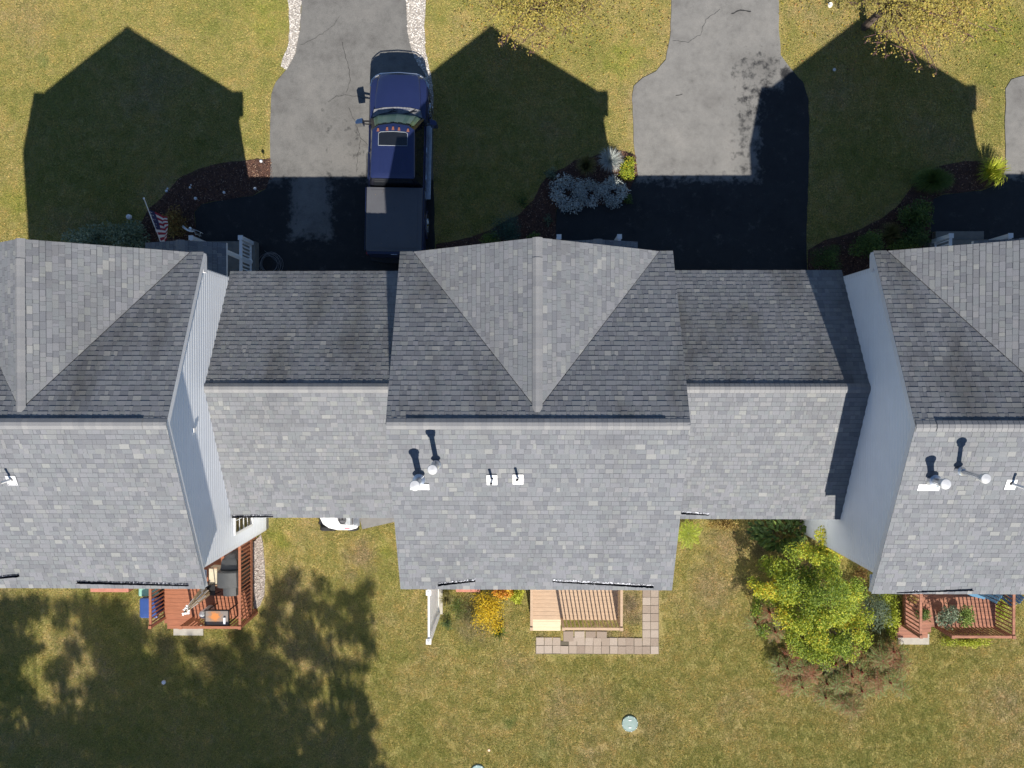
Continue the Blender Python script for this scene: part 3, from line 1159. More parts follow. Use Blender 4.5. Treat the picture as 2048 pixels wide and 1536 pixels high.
def vent_pipe(parent, base, h, r, lean=(0, 0)):
    bx, by, bz = base
    p = MB()
    p.tube([(bx, by, bz - .1), (bx + lean[0], by + lean[1], bz + h)], r, 12, cap=False)
    p.tube([(bx + lean[0], by + lean[1], bz + h - .03), (bx + lean[0], by + lean[1], bz + h)], r * 1.08, 12, cap=False)
    vp = p.build('vent_pipe', M['white_vinyl'], parent, smooth=True)
    q = MB()
    w = .135
    zf = lambda y: HE + (y - YR) * MR + ROOFDZ + .040
    slab(q, [(bx - w, by - w - .04, zf(by - w - .04)), (bx + w, by - w - .04, zf(by - w - .04)), (bx + w, by + w - .04, zf(by + w - .04)), (bx - w, by + w - .04, zf(by + w - .04))], .012)
    for sx in (-1, 1):
        for sy in (-1, 1):
            q.lathe((bx + sx * .105, by - .04 + sy * .10, zf(by - .04 + sy * .10) - .004), [(.012, 0), (.012, .01)], 6, mi=1)
    q.build('flashing_plate', [M['bright_metal'], M['black']], vp)
    c = MB()
    c.lathe((bx, by, bz - .03), [(r * 2.1, 0), (r * 1.5, .05), (r * 1.05, .09)], 14)
    c.build('boot', M['rubber'], vp, smooth=True)


ROOFDZ = 0.0


def rear_pt(px, py, dz=0.0):
    """point on a rear slope (level offset dz) under photo pixel"""
    z = 7.0
    for _ in range(12):
        x, y = U(px, py, z)
        z = HE + (y - YR) * MR + dz
    return Vector((x, y, z))


def garage_pt(px, py):
    z = 4.0
    for _ in range(12):
        x, y = U(px, py, z)
        z = GHE + (y - GYR) * GM
    return Vector((x, y, z))


def diverter(parent, p, q, seed):
    """bent bright strip standing on the shingles"""
    p, q = Vector(p), Vector(q)
    r = random.Random(seed)
    n = max(4, int((q - p).length / .07))
    mb = MB()
    ring = []
    for i in range(n + 1):
        c = p.lerp(q, i / n)
        c.z += .012
        j = r.uniform(-.012, .012)
        h = .075 * (1 - .5 * i / n if seed % 2 else .5 + .5 * i / n)
        up = Vector((0, -.12 + j * 6, 1)).normalized()
        bk = Vector((0, 1, MR)).normalized()
        ring.append([c + bk * (.085 + j) + up * .004, c + bk * (.03 + r.uniform(-.01, .01)) + up * (.006 + r.uniform(0, .012)), c + up * .004, c + up * h, c + up * h - Vector((0, .008, 0)), c - Vector((0, .008, 0))])
    for i in range(n):
        a, b = ring[i], ring[i + 1]
        fs = [(k, k + 1, k + 7, k + 6) for k in range(5)]
        mb.add(a + b, fs, .5, 0)
    return mb.build('rain_diverter', M['diverter'], parent)


M['diverter'] = pmat('crinkled_aluminium', (.075, .08, .095), rough=.38, var=.95, scale=22, metal=.85, bump=1.0, bscale=18)

DX = {'L': (-13.156, -.004, .05), 'M': (0, 0, 0), 'R': (13.127, -.030, .139)}
house_m = build_house()
index_kids()
org = Vector((XM, YM, 0))
house_l = copy_tree(house_m, None, tuple(org + Vector(DX['L'])))
house_r = copy_tree(house_m, None, tuple(org + Vector(DX['R'])))
house_m['label'] = 'middle townhouse with grey shingled roof and four metal vents'
house_l['label'] = 'townhouse with sunlit white siding wall beside the garage, cut off at the left'
house_r['label'] = 'townhouse with shaded blue-grey siding wall and bent flues, cut off at the right'
for h in (house_m, house_l, house_r):
    h['group'] = 'row of matching townhouses'

# roof fittings
def fit_flue(house, key, basepx, toppx, r, capr, h, plate):
    global ROOFDZ
    ROOFDZ = DX[key][2]
    b = rear_pt(*basepx, ROOFDZ)
    t = U(toppx[0], toppx[1], b.z + h + .15)
    flue(house, b, h, r, capr, plate, (t[0] - b.x, t[1] - b.y))


def fit_pipe(house, key, basepx, toppx, h, r=.035):
    global ROOFDZ
    ROOFDZ = DX[key][2]
    b = rear_pt(*basepx, ROOFDZ)
    t = U(toppx[0], toppx[1], b.z + h)
    vent_pipe(house, b, h, r, (t[0] - b.x, t[1] - b.y))


fit_flue(house_m, 'M', (840, 958), (830, 971), .085, .135, .86, (.50, .16, -.14, -.02))
fit_flue(house_m, 'M', (874, 928), (865, 939), .065, .125, 1.0, None)
fit_pipe(house_m, 'M', (984, 957), (982, 968), .42)
fit_pipe(house_m, 'M', (1036, 956), (1034, 960), .38)
fit_flue(house_r, 'R', (1862, 960), (1891, 968), .085, .135, .62, (.55, .17, -.12, -.02))
fit_flue(house_r, 'R', (1914, 940), (1971, 957), .06, .125, .95, None)
fit_pipe(house_r, 'R', (2021, 966), (2050, 976), .42)
fit_pipe(house_l, 'L', (24, 958), (0, 966), .42)

zM = lambda px, py, k: rear_pt(px, py, DX[k][2])
diverter(house_m, zM(876, 1170, 'M'), zM(951, 1162, 'M'), 1)
diverter(house_m, zM(1307, 1174, 'M'), zM(1105, 1163, 'M'), 3)
diverter(house_l, zM(155, 1165, 'L'), zM(378, 1171, 'L'), 5)
diverter(house_l, zM(-40, 1160, 'L'), zM(40, 1152, 'L'), 8)
diverter(house_r, zM(1792, 1185, 'R'), zM(1944, 1179, 'R'), 8)

# small vent hood on the sunny wall
vb = MB()
vb.box((-13.156 + XWR, -1.58, 6.00), (-13.156 + XWR + .08, -1.46, 6.12))
vb.build('vent_hood', M['white_vinyl'], house_l)

# ------------------------------------------------------------------ garages
GHE, GHR, GYF, GYR, GYM = 3.41, 5.34, 3.285, -4.456, -.346
GM = (GHR - GHE) / (GYM - GYR)
GMF = (GHR - GHE) / (GYF - GYM)


def build_garage(xa, xb, seed, label, dz=0.0):
    he, hr = GHE + dz, GHR + dz
    G = thing('garage', label, 'garage', ((xa + xb) / 2, GYM, 0), 'attached garages between the houses')
    yf, yr = 2.98, -4.12
    zr = lambda y: he + (GYF - y) * GMF if y > GYM else he + (y - GYR) * GM
    core = MB()
    prof = [(yr, -.2), (yf, -.2), (yf, zr(yf) - .15), (GYM, hr - .15), (yr, zr(yr) - .15)]
    vs = [(xa + .03, s, z) for s, z in prof] + [(xb - .03, s, z) for s, z in prof]
    core.add(vs, [(4, 3, 2, 1, 0), (5, 6, 7, 8, 9)] + [(i, (i + 1) % 5, (i + 1) % 5 + 5, i + 5) for i in range(5)])
    w = core.build('wall', M['siding'], G)
    for sy, yw in ((1, yf), (-1, yr)):
        sd = MB()
        siding_wall(sd, [(xa + .03, .2), (xb - .03, .2), (xb - .03, he - .1), (xa + .03, he - .1)], lambda s, z, n, yw=yw, sy=sy: (s, yw + sy * n, z), -sy)
        sd.build('siding', M['siding'], w, kind='stuff')
    cx = (xa + xb) / 2
    d = MB()
    for i in range(4):
        d.box((cx - 1.35, yf, .06 + i * .55), (cx + 1.35, yf + .05, .06 + i * .55 + .53))
    d.build('garage_door', M['white_vinyl'], G)
    window_on(G, yr, cx - .45, cx + .45, 1.0, 2.2, -1, axis='y')
    F = [(xa, GYF, he), (xb, GYF, he), (xb, GYM, hr), (xa, GYM, hr)]
    Rr = [(xa, GYR, he), (xb, GYR, he), (xb, GYM, hr), (xa, GYM, hr)]
    dk = MB()
    for pl in (F, Rr):
        slab(dk, [(p[0], p[1], p[2] - .006) for p in pl], .1)
    roof = dk.build('roof', M['underlay'], G)
    o = .02
    F2 = [(xa, GYF + o, he - o * GMF), (xb, GYF + o, he - o * GMF), (xb, GYM, hr), (xa, GYM, hr)]
    R2 = [(xa, GYR - o, he - o * GM), (xb, GYR - o, he - o * GM), (xb, GYM, hr), (xa, GYM, hr)]
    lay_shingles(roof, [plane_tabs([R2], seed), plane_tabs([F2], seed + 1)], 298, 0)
    df, dr_ = dn(0, 1, GMF), dn(0, -1, GM)
    vent_strip(roof, (xa, GYM, hr + .012), (xb, GYM, hr + .012), df, dr_, .13, .022)
    cap_row(roof, (xa, GYM, hr), (xb, GYM, hr), df, dr_, .155, .036, seed + 2)
    fa = MB()
    for (y, s) in ((GYF, 1), (GYR, -1)):
        fa.box((xa, min(y - s * .02, y - s * .045), he - .19), (xb, max(y - s * .02, y - s * .045), he - .02))
        fa.box((xa, min(y - s * .045, yf if s > 0 else yr), he - .19), (xb, max(y - s * .045, yf if s > 0 else yr), he - .17))
    fa.build('fascia', M['trim'], roof)
    return G


garage_l = build_garage(-13.156 + XWR + .02, XWL - .02, 31, 'attached garage with stained grey shingles, left of the middle house')
garage_r = build_garage(XWR + .02, 13.127 + XWL - .02, 41, 'attached garage with shadowed right end, right of the middle house')
garage_far = build_garage(13.127 + XWR + .02, 26.254 + XWL - .02, 51, 'attached garage beyond the right house, out of the picture to the right')
diverter(garage_l, garage_pt(465, 1034), garage_pt(547, 1033), 7)
diverter(garage_r, garage_pt(1418, 1030), garage_pt(1362, 1027), 4)

# ------------------------------------------------------------------ stoops with white railings
def railing(parent, p, q, z0, z1, mats, bw=.035, gap=.125, railw=.07, railh=.04, name='baluster', posts=(True, True), postw=.09, foot=None):
    """rail between ground points p and q; balusters are separate parts"""
    p, q = Vector((p[0], p[1], 0)), Vector((q[0], q[1], 0))
    L = (q - p).length
    d = (q - p) / L
    up = Vector((0, 0, 1))
    for zz, nm in ((z1, 'top_rail'), (z0 + .1, 'bottom_rail')):
        mb = MB()
        mb.bar(p + up * zz, q + up * zz, railw if nm == 'top_rail' else railw * .6, railh)
        mb.build(nm, mats, parent)
    n = max(1, int(L / gap))
    for i in range(1, n):
        c = p + d * (L * i / n)
        mb = MB()
        mb.box((c.x - bw / 2, c.y - bw / 2, z0 + .1), (c.x + bw / 2, c.y + bw / 2, z1 - railh / 2))
        mb.build(name, mats, parent)
    for k, (c, on) in enumerate(zip((p, q), posts)):
        if on:
            mb = MB()
            zf = foot if foot is not None else z0
            mb.box((c.x - postw / 2, c.y - postw / 2, zf), (c.x + postw / 2, c.y + postw / 2, z1 + .03))
            mb.box((c.x - postw * .62, c.y - postw * .62, z1 + .03), (c.x + postw * .62, c.y + postw * .62, z1 + .055))
            mb.build('post', mats, parent)


def stoop(key, x0, x1, label):
    dx, dy, dz = DX[key]
    yfr = 4.74
    S = thing('front_stoop', label, 'stoop', ((x0 + x1) / 2, 4.1, 0), 'front stoops with white railings')
    b = MB()
    b.box((x0 - .12, YWF + .03 + dy, -.1), (x1 + .12, yfr + .07, .40))
    b.build('slab', M['conc'], S)
    for i in range(1 if key == 'R' else 0):
        st = MB()
        st.box((x0 + .15, yfr + .101 + i * .28, -.1), (x1 - .15, yfr + .1 + (i + 1) * .28, .27 - i * .13))
        st.build('step', M['conc'], S)
    for x in (x0, x1):
        railing(S, (x, yfr), (x, YWF + .09), .42, 1.42, M['white_vinyl'], posts=(True, False), postw=.13, railw=.10, bw=.04, foot=.4)
        sx = 1 if x == x1 else -1
    return S


stoop('L', U(481, 480, 1.45)[0] - 1.7, U(481, 480, 1.45)[0], 'grey concrete stoop with white railings beside the coiled cable')
stoop('M', U(1118, 476, 1.45)[0], U(1239, 472, 1.45)[0], 'front stoop of the middle house, only its white post tops showing')
stoop('R', U(1902, 469, 1.45)[0], U(2021, 464, 1.45)[0], 'concrete stoop with white railing at the right edge, behind dark shrubs')

# ------------------------------------------------------------------ decks
def make_deck(label, x0, x1, ys, zf, sx0, sx1, rails, wood, stepwood, pad_mat, cat_group, nsteps=2, yn=YWR - .03, seed=0, pad=(.16, .28)):
    D = thing('deck', label, 'deck', ((x0 + x1) / 2, (ys + yn) / 2, 0), cat_group)
    r = random.Random(seed)
    y = ys
    bw = .140
    while y < yn - .02:
        mb = MB()
        ye = min(y + bw - .006, yn)
        j = r.uniform(-.002, .002)
        mb.box((x0, y, zf - .035 + j), (x1, ye, zf + j))
        mb.build('deck_board', wood, D)
        y += bw
    fr = MB()
    fr.box((x0 + .03, ys + .02, zf - .26), (x1 - .03, yn, zf - .04))
    fr.build('deck_frame', wood, D)
    for px in (x0 + .08, x1 - .08):
        for py in (ys + .1, yn - .3):
            mb = MB()
            mb.box((px - .05, py - .05, -.1), (px + .05, py + .05, zf - .26))
            mb.build('support_post', wood, D)
    for i in range(nsteps):
        z = zf - (zf / (nsteps + 1)) * (i + 1)
        ya = ys - .005 - i * .27
        for k in range(2):
            mb = MB()
            mb.box((sx0, ya - .135 * (k + 1) + .004, z - .035), (sx1, ya - .135 * k, z))
            mb.build('step_board', stepwood, D)
        mb = MB()
        mb.box((sx0 + .01, ya - .25, -.05), (sx1 - .01, ya - .01, z - .036))
        mb.build('stringer', stepwood, D)
    for (a, b, pa, pb) in rails:
        railing(D, a, b, zf - .12, zf + .97, wood, bw=.036, gap=.135, railw=.085, railh=.04, posts=(pa, pb), postw=.085, foot=-.05)
    if pad_mat:
        mb = MB()
        ya = ys - nsteps * .27 - .01
        mb.box((sx0 + pad[0], ya - pad[1], -.1), (sx1 + pad[0] * .8, ya + .1, .07))
        mb.build('landing_pad', pad_mat, D)
    return D


ZF = .62
zt = ZF + .97
la, lb = U(301, 1254, zt), U(362, 1254, zt)
lc = U(480, 1255, zt)
wy = YWR - .05
deckL = make_deck('red stained deck with covered grill and folded umbrella, behind the left house', la[0], lc[0] + .02, lc[1], ZF, U(333, 1240, .5)[0] - .12, U(388, 1240, .5)[0],
                  [((lc[0], lc[1]), (lc[0], wy), True, True), ((lb[0] + .0, lc[1]), (lc[0], lc[1]), True, False), ((la[0], lc[1]), (la[0], wy), True, True)],
                  M['red_stain'], M['red_stain'], M['pale_conc'], 'back decks of the townhouses', nsteps=2, seed=1)
ma, mb_, mc = U(1063, 1258, zt), U(1127, 1258, zt), U(1243, 1258, zt)
deckM = make_deck('tan wooden deck with pale steps behind the middle house', ma[0], mc[0], ma[1], ZF, ma[0] + .03, mb_[0] - .03,
                  [((mc[0], mc[1]), (mc[0], wy), True, True), ((mb_[0], mc[1]), (mc[0], mc[1]), True, False), ((ma[0], mc[1]), (ma[0], wy), True, True)],
                  M['tan_wood'], M['pale_wood'], None, 'back decks of the townhouses', nsteps=2, seed=2)
ra, rb_, rc_ = U(1841, 1268, zt), U(1905, 1274, zt), U(2027, 1274, zt)
deckR = make_deck('worn red deck with potted plants and blue chairs, behind the right house', ra[0], rc_[0] + .02, rc_[1], ZF, U(1800, 1245, .5)[0], U(1865, 1245, .5)[0],
                  [((rc_[0], rc_[1]), (rc_[0], wy), True, True), ((rb_[0], rc_[1]), (rc_[0], rc_[1]), True, False), ((ra[0], rc_[1]), (ra[0], wy), True, True)],
                  M['red_stain_worn'], M['red_stain_worn'], M['pale_conc'], 'back decks of the townhouses', nsteps=2, seed=3)


def dashbox(name, label, cat, a, b, mat, group=None, bevel=0):
    mb = MB()
    mb.box(a, b)
    o = mb.build(name, mat, None, org=((a[0] + b[0]) / 2, (a[1] + b[1]) / 2, a[2]), label=label, cat=cat, group=group, bevel=bevel)
    return o


# foundation ledges below the rear eaves
for (pa, pb, lab) in (((181, 1184), (257, 1184), 'terracotta red timber ledge at the foot of the left house, near the blue bin'), ((912, 1184), (960, 1184), 'terracotta red timber ledge by the yellow flowers behind the middle house')):
    p, q = U(pa[0], pa[1], .35), U(pb[0], pb[1], .35)
    dashbox('timber_ledge', lab, 'ledge', (p[0], p[1], -.05), (q[0], YWR - .03, .35), pmat('terracotta_paint', (.42, .17, .12), .7))

# ---- covered grill
gx, gy = U(458, 1150, 1.5)
gm = M['grill_cover']
G = thing('covered_grill', 'barbecue grill under a charcoal fabric cover on the red deck', 'grill', (gx, gy, ZF))


def lump(secs, org_z, seed=0):
    mb = MB()
    rings = []
    r = random.Random(seed)
    for (y, w, h) in secs:
        ring = []
        for (fx, fz) in ((-1, .02), (-1.02, .45), (-.98, .8), (-.82, .97), (-.3, 1.02), (.3, 1.0), (.82, .95), (.97, .78), (1.0, .45), (1.0, .02)):
            ring.append((gx + fx * w + r.uniform(-.012, .012), gy + y + r.uniform(-.01, .01), org_z + fz * h + r.uniform(-.01, .01)))
        rings.append(ring)
    mb.loft(rings)
    return mb


lump([(-.78, .20, .70), (-.74, .25, .86), (-.45, .27, .88), (-.42, .36, 1.0), (-.38, .40, 1.10), (.12, .40, 1.12), (.16, .37, 1.02)], ZF, 1).build('grill_cover', gm, G, smooth=True)
lump([(.15, .34, .90), (.2, .36, .93), (.5, .30, .90), (.62, .18, .80), (.66, .12, .7)], ZF, 2).build('side_shelf_cover', gm, G, smooth=True)
for sx in (-.3, .3):
    for sy in (-.35, .05):
        mb = MB()
        mb.lathe((gx + sx - .03, gy + sy, ZF + .05), [(.05, 0), (.05, .05)], 12, axis=(1, 0, 0))
        mb.build('wheel', M['rubber'], G)

# ---- folded umbrella leaning over the deck
uA, uB = U3(404, 1190, 1.35), U3(371, 1222, 2.1)
uF = U3(440, 1166, ZF + .02)
UM = thing('umbrella', 'folded tan patio umbrella with white tip leaning over the red deck', 'umbrella', tuple(uF))
mb = MB()
mb.tube([uF, uB + (uB - uA) * .08], .022, 8)
mb.build('pole', M['black'], UM)
d = (uB - uA).normalized()
sx_ = d.cross(Vector((0, 0, 1))).normalized()
sy_ = sx_.cross(d)
mb = MB()
rings = []
NS = 22
for t, rr in ((-.22, .20), (0, .18), (.4, .13), (.75, .085), (1.0, .04)):
    ring = []
    for k in range(NS):
        a = 2 * PI * k / NS
        q = rr * (1.0 if k % 2 else .62)
        ring.append(uA.lerp(uB, t) + sx_ * (math.cos(a) * q) + sy_ * (math.sin(a) * q))
    rings.append(ring)
mb.loft(rings)
for k in range(len(mb.t)):
    mb.t[k] = .2 if k % 3 else .8
um_mat = tone_mat('tan_and_white_canvas', [(0, (.42, .30, .17)), (.45, (.50, .38, .24)), (.6, (.75, .72, .68)), (1, (.8, .78, .76))], rough=.8)
mb.build('canopy', um_mat, UM)
mb = MB()
r_ = random.Random(4)
for k in range(16):
    c = uB + Vector((r_.uniform(-.11, .11), r_.uniform(-.11, .11), r_.uniform(-.06, .06)))
    e = c + Vector((r_.uniform(-.09, .09), r_.uniform(-.09, .09), r_.uniform(-.1, .05)))
    mb.bar(c, e, .05, .012, .9)
mb.build('top_frill', M['white_vinyl'], UM)

# ---- flat top griddle
p, q = U(411, 1221, 1.5), U(457, 1250, 1.5)
GR = thing('griddle', 'flat-top griddle with rusty orange patch on the red deck', 'griddle', ((p[0] + q[0]) / 2, (p[1] + q[1]) / 2, ZF))


def griddle_mat():
    m, n, l, b = mk('rusty_griddle')
    geo = n.new('ShaderNodeNewGeometry')
    vm = n.new('ShaderNodeVectorMath')
    vm.operation = 'DISTANCE'
    cx, cy = U(430, 1233, 1.5)
    vm.inputs[1].default_value = (cx, cy, 1.5)
    l.new(geo.outputs['Position'], vm.inputs[0])
    t = n.new('ShaderNodeTexNoise')
    t.inputs['Scale'].default_value = 12
    t.inputs['Detail'].default_value = 5
    l.new(geo.outputs['Position'], t.inputs['Vector'])
    ad = n.new('ShaderNodeMath')
    ad.operation = 'MULTIPLY_ADD'
    ad.inputs[1].default_value = .32
    l.new(t.outputs['Fac'], ad.inputs[0])
    l.new(vm.outputs['Value'], ad.inputs[2])
    r = ramp_node(n, [(.26, (.55, .20, .05)), (.33, (.30, .17, .10)), (.45, (.22, .19, .17))])
    l.new(ad.outputs[0], r.inputs[0])
    l.new(r.outputs[0], b.inputs['Base Color'])
    b.inputs['Roughness'].default_value = .55
    return m


mb = MB()
mb.box((p[0], q[1], 1.44), (q[0], p[1], 1.50))
mb.build('griddle_plate', griddle_mat(), GR)
mb = MB()
for (a, b_) in (((p[0] - .02, q[1] - .02, 1.44), (q[0] + .02, q[1], 1.54)), ((p[0] - .02, p[1], 1.44), (q[0] + .02, p[1] + .02, 1.56)), ((p[0] - .02, q[1], 1.44), (p[0], p[1], 1.54)), ((q[0], q[1], 1.44), (q[0] + .02, p[1], 1.54))):
    mb.box(a, b_)
mb.box((p[0] - .02, q[1] - .12, 1.36), (q[0] + .02, q[1] - .021, 1.46))
mb.build('frame', M['black'], GR)
for lx in (p[0] + .03, q[0] - .03):
    for ly in (q[1] + .03, p[1] - .03):
        mb = MB()
        mb.bar((lx, ly, 1.44), (lx, ly, ZF), .035, .035)
        mb.build('leg', M['black'], GR)
mb = MB()
mb.box((q[0] - .16, q[1] + .03, 1.501), (q[0] - .09, q[1] + .26, 1.55))
mb.build('scraper', M['trim'], GR)
c = U(402, 1232, 1.45)
mb = MB()
mb.lathe((c[0], c[1], ZF), [(.12, 0), (.14, .05), (.14, .68), (.11, .74), (.04, .78), (.03, .80)], 18)
mb.build('propane_tank', pmat('pale_tank_paint', (.62, .64, .66), .35, metal=.3), None, smooth=True, org=(c[0], c[1], ZF), label='round pale gas tank standing left of the griddle', cat='tank')

# ---- planter table and chair on the red deck, near the house corner
p, q = U(416, 1137, ZF + .5), U(432, 1172, ZF + .5)
T = thing('planter_box', 'narrow beige planter box on the red deck beside the covered grill', 'planter', ((p[0] + q[0]) / 2, (p[1] + q[1]) / 2, ZF))
mb = MB()
mb.box((p[0], q[1], ZF), (q[0], p[1], ZF + .42))
mb.build('box', pmat('beige_plaster', (.52, .46, .34), .8), T)
mb = MB()
mb.box((p[0] - .02, q[1] - .02, ZF + .42), (q[0] + .02, q[1] + .02, ZF + .45))
mb.box((p[0] - .02, p[1] - .02, ZF + .42), (q[0] + .02, p[1] + .02, ZF + .45))
mb.build('rim', M['brown_wood'], T)
c = U3(430, 1172, ZF)
CH = thing('folding_chair', 'black folding chair between the grill and the planter box', 'chair', tuple(c))
for (dx_, dy_) in ((-.2, -.2), (.2, -.2), (-.2, .2), (.2, .2)):
    mb = MB()
    mb.bar(c + Vector((dx_, dy_, 0)), c + Vector((dx_ * .8, dy_ * .8, .45)), .025, .025)
    mb.build('leg', M['black'], CH)
mb = MB()
mb.box((c.x - .2, c.y - .2, ZF + .45), (c.x + .2, c.y + .2, ZF + .47))
mb.build('seat', M['black'], CH)
mb = MB()
mb.bar(c + Vector((-.19, .2, .45)), c + Vector((-.21, .3, .95)), .025, .025)
mb.bar(c + Vector((.19, .2, .45)), c + Vector((.21, .3, .95)), .025, .025)
mb.bar(c + Vector((-.21, .3, .9)), c + Vector((.21, .3, .9)), .02, .16)
mb.build('backrest', M['black'], CH)

# ---- bins
for (pa, pb, z, col, lab) in (((279, 1197), (301, 1236), 1.0, (.035, .075, .24), 'blue plastic bin on the grass beside the red deck'), ((277, 1176), (301, 1193), .75, (.25, .45, .36), 'pale green plastic bin under the eave, next to the blue bin')):
    p, q = U(pa[0], pa[1], z), U(pb[0] + 14, pb[1], z)
    w, h = q[0] - p[0], p[1] - q[1]
    BN = thing('wheeled_bin' if col[2] > .2 and col[0] < .1 else 'storage_bin', lab, 'bin', ((p[0] + q[0]) / 2, (p[1] + q[1]) / 2, 0))
    bm_ = pmat('bin_plastic', col, .38, var=.06)
    cx, cy = (p[0] + q[0]) / 2, (p[1] + q[1]) / 2
    mb = MB()
    rr = []
    for zz, s_ in ((.02, .74), (.1, .78), (z - .08, .95), (z - .07, 1.0)):
        rr.append([(cx + w / 2 * s_ * a, cy + h / 2 * s_ * b_, zz) for a, b_ in ((-1, -.85), (-.85, -1), (.85, -1), (1, -.85), (1, .85), (.85, 1), (-.85, 1), (-1, .85))])
    mb.loft(rr)
    mb.build('body', bm_, BN)
    mb = MB()
    rr = []
    for zz, s_ in ((z - .068, 1.03), (z - .03, 1.03), (z, .93), (z + .01, .6)):
        rr.append([(cx + w / 2 * s_ * a, cy + h / 2 * s_ * b_, zz) for a, b_ in ((-1, -.85), (-.85, -1), (.85, -1), (1, -.85), (1, .85), (.85, 1), (-.85, 1), (-1, .85))])
    mb.loft(rr)
    mb.build('lid', bm_, BN)
    mb = MB()
    mb.bar((cx - w * .35, cy + h / 2 + .03, z - .06), (cx + w * .35, cy + h / 2 + .03, z - .06), .03, .03)
    mb.build('handle', M['black'], BN)

# ---- blue chairs on the right deck
def adirondack(cx, cy, rot, label, mat):
    A = thing('garden_chair', label, 'chair', (cx, cy, ZF), 'blue slatted garden chairs', rot, local=True)
    for i in range(5):
        mb = MB()
        mb.box((-.25, -.26 + i * .1, .30 + i * -.012), (.25, -.17 + i * .1, .325 + i * -.012))
        mb.build('slat', mat, A)
    for i in range(5):
        mb = MB()
        x = -.24 + i * .1
        h = .62 + .06 * (2 - abs(i - 2))
        mb.bar((x + .04, .22, .25), (x + .04 + (i - 2) * .02, .22 + .28, .25 + h), .09, .02)
        mb.build('back_slat', mat, A)
    for s in (-1, 1):
        mb = MB()
        pts = [(-.30, .50), (-.32, .51), (.25, .51)]
        mb.prism([(s * .27 - .05, -.34), (s * .27 + .06, -.36), (s * .27 + .075, -.1), (s * .27 + .04, .32), (s * .27 - .03, .32)], .50, .525)
        mb.build('armrest', mat, A)
        mb = MB()
        mb.bar((s * .27, -.26, .5), (s * .27, -.26, 0), .03, .09)
        mb.build('leg', mat, A)
        mb = MB()
        mb.bar((s * .25, -.22, .27), (s * .25, .5, .02), .03, .10)
        mb.build('leg', mat, A)
    return A


bluem = pmat('sky_blue_plastic', (.10, .23, .36), .45, var=.08)
c = U(1958, 1176, 1.15)
adirondack(c[0], c[1], -1.9, 'light blue garden chair half hidden by the eave above the right deck', bluem)
c = U(2005, 1172, 1.1)
adirondack(c[0], c[1], -2.6, 'dark blue garden chair at the railing corner of the right deck', pmat('deep_blue_plastic', (.03, .09, .19), .45))

# ------------------------------------------------------------------ white privacy fence
ZT = 2.75
fa_, fb_ = U(857, 1186, ZT), U(857, 1284, ZT)
F_ = thing('privacy_fence', 'short white vinyl privacy fence between the back yards', 'fence', ((fa_[0] + fb_[0]) / 2, (fa_[1] + fb_[1]) / 2, 0))
fx = (fa_[0] + fb_[0]) / 2
for fy in (fa_[1], fb_[1]):
    mb = MB()
    mb.box((fx - .065, fy - .065, -.1), (fx + .065, fy + .065, ZT - .04))
    po = mb.build('post', M['white_vinyl'], F_)
    mb = MB()
    mb.box((fx - .085, fy - .085, ZT - .04), (fx + .085, fy + .085, ZT - .01))
    mb.add([(fx - .075, fy - .075, ZT - .01), (fx + .075, fy - .075, ZT - .01), (fx + .075, fy + .075, ZT - .01), (fx - .075, fy + .075, ZT - .01), (fx, fy, ZT + .03)], [(0, 1, 4), (1, 2, 4), (2, 3, 4), (3, 0, 4)])
    mb.build('post_cap', M['white_vinyl'], po)
y0, y1 = fb_[1] + .065, fa_[1] - .065
nb = 11
for i in range(nb):
    a = y0 + (y1 - y0) * i / nb
    mb = MB()
    mb.box((fx - .015, a + .003, .12), (fx + .015, a + (y1 - y0) / nb - .003, ZT - .16))
    mb.build('fence_board', M['white_vinyl'], F_)
for za, zb in ((.04, .15), (ZT - .18, ZT - .06)):
    mb = MB()
    mb.box((fx - .03, y0, za), (fx + .03, y1, zb))
    mb.build('rail', M['white_vinyl'], F_)
mb = MB()
mb.box((fx - .02, y0 - .05, -.05), (fx + .16, y1 + .05, .035))
mb.build('footing', M['pale_conc'], F_)

# ------------------------------------------------------------------ concrete paver path
pave = tone_mat('paver_concrete', [(0, (.27, .215, .175)), (.5, (.335, .275, .225)), (1, (.39, .33, .28))], rough=.9, fine=.15, fscale=60, spec=.15)
base = MB()
pA = pxpoly([(1071, 1282), (1287, 1282), (1287, 1170), (1318, 1170), (1318, 1308), (1071, 1308)])
base.prism(pA, -.1, .012)
PATH = base.build('paver_path', pmat('joint_sand', (.11, .095, .07), .95), kind='structure', org=(U(1200, 1290)[0], U(1200, 1290)[1], 0))
pr = random.Random(5)
S_ = .295


def paver(cx, cy, s=S_):
    mb = MB()
    h = s / 2 - .008
    rot = Matrix.Rotation(pr.uniform(-.025, .025), 4, 'Z')
    z = .03 + pr.uniform(-.006, .006)
    m = Matrix.Translation((cx, cy, 0)) @ rot @ Matrix.Rotation(pr.uniform(-.01, .01), 4, 'X')
    mb.box((-h, -h, -.03), (h, h, z), pr.random(), 0, m)
    mb.build('paver', pave, PATH)


xr, yb0 = U(1317, 1308)
for r_i in range(2):
    for i in range(15):
        x = xr - S_ * (i + .5)
        if x < U(1072, 1300)[0] or (r_i == 1 and 8 < i < 9):
            continue
        if i >= 11 and r_i == 1 and pr.random() < .3:
            continue
        paver(x + pr.uniform(-.006, .006), yb0 + S_ * (r_i + .5) + pr.uniform(-.006, .006))
for k in range(2, 9):
    for i in range(2):
        paver(xr - S_ * (i + .5), yb0 + S_ * (k + .5))
x0_, y0_ = U(1128, 1281)
for i in range(4):
    paver(x0_ + .4 * (i + .4), y0_ + .16, .38)

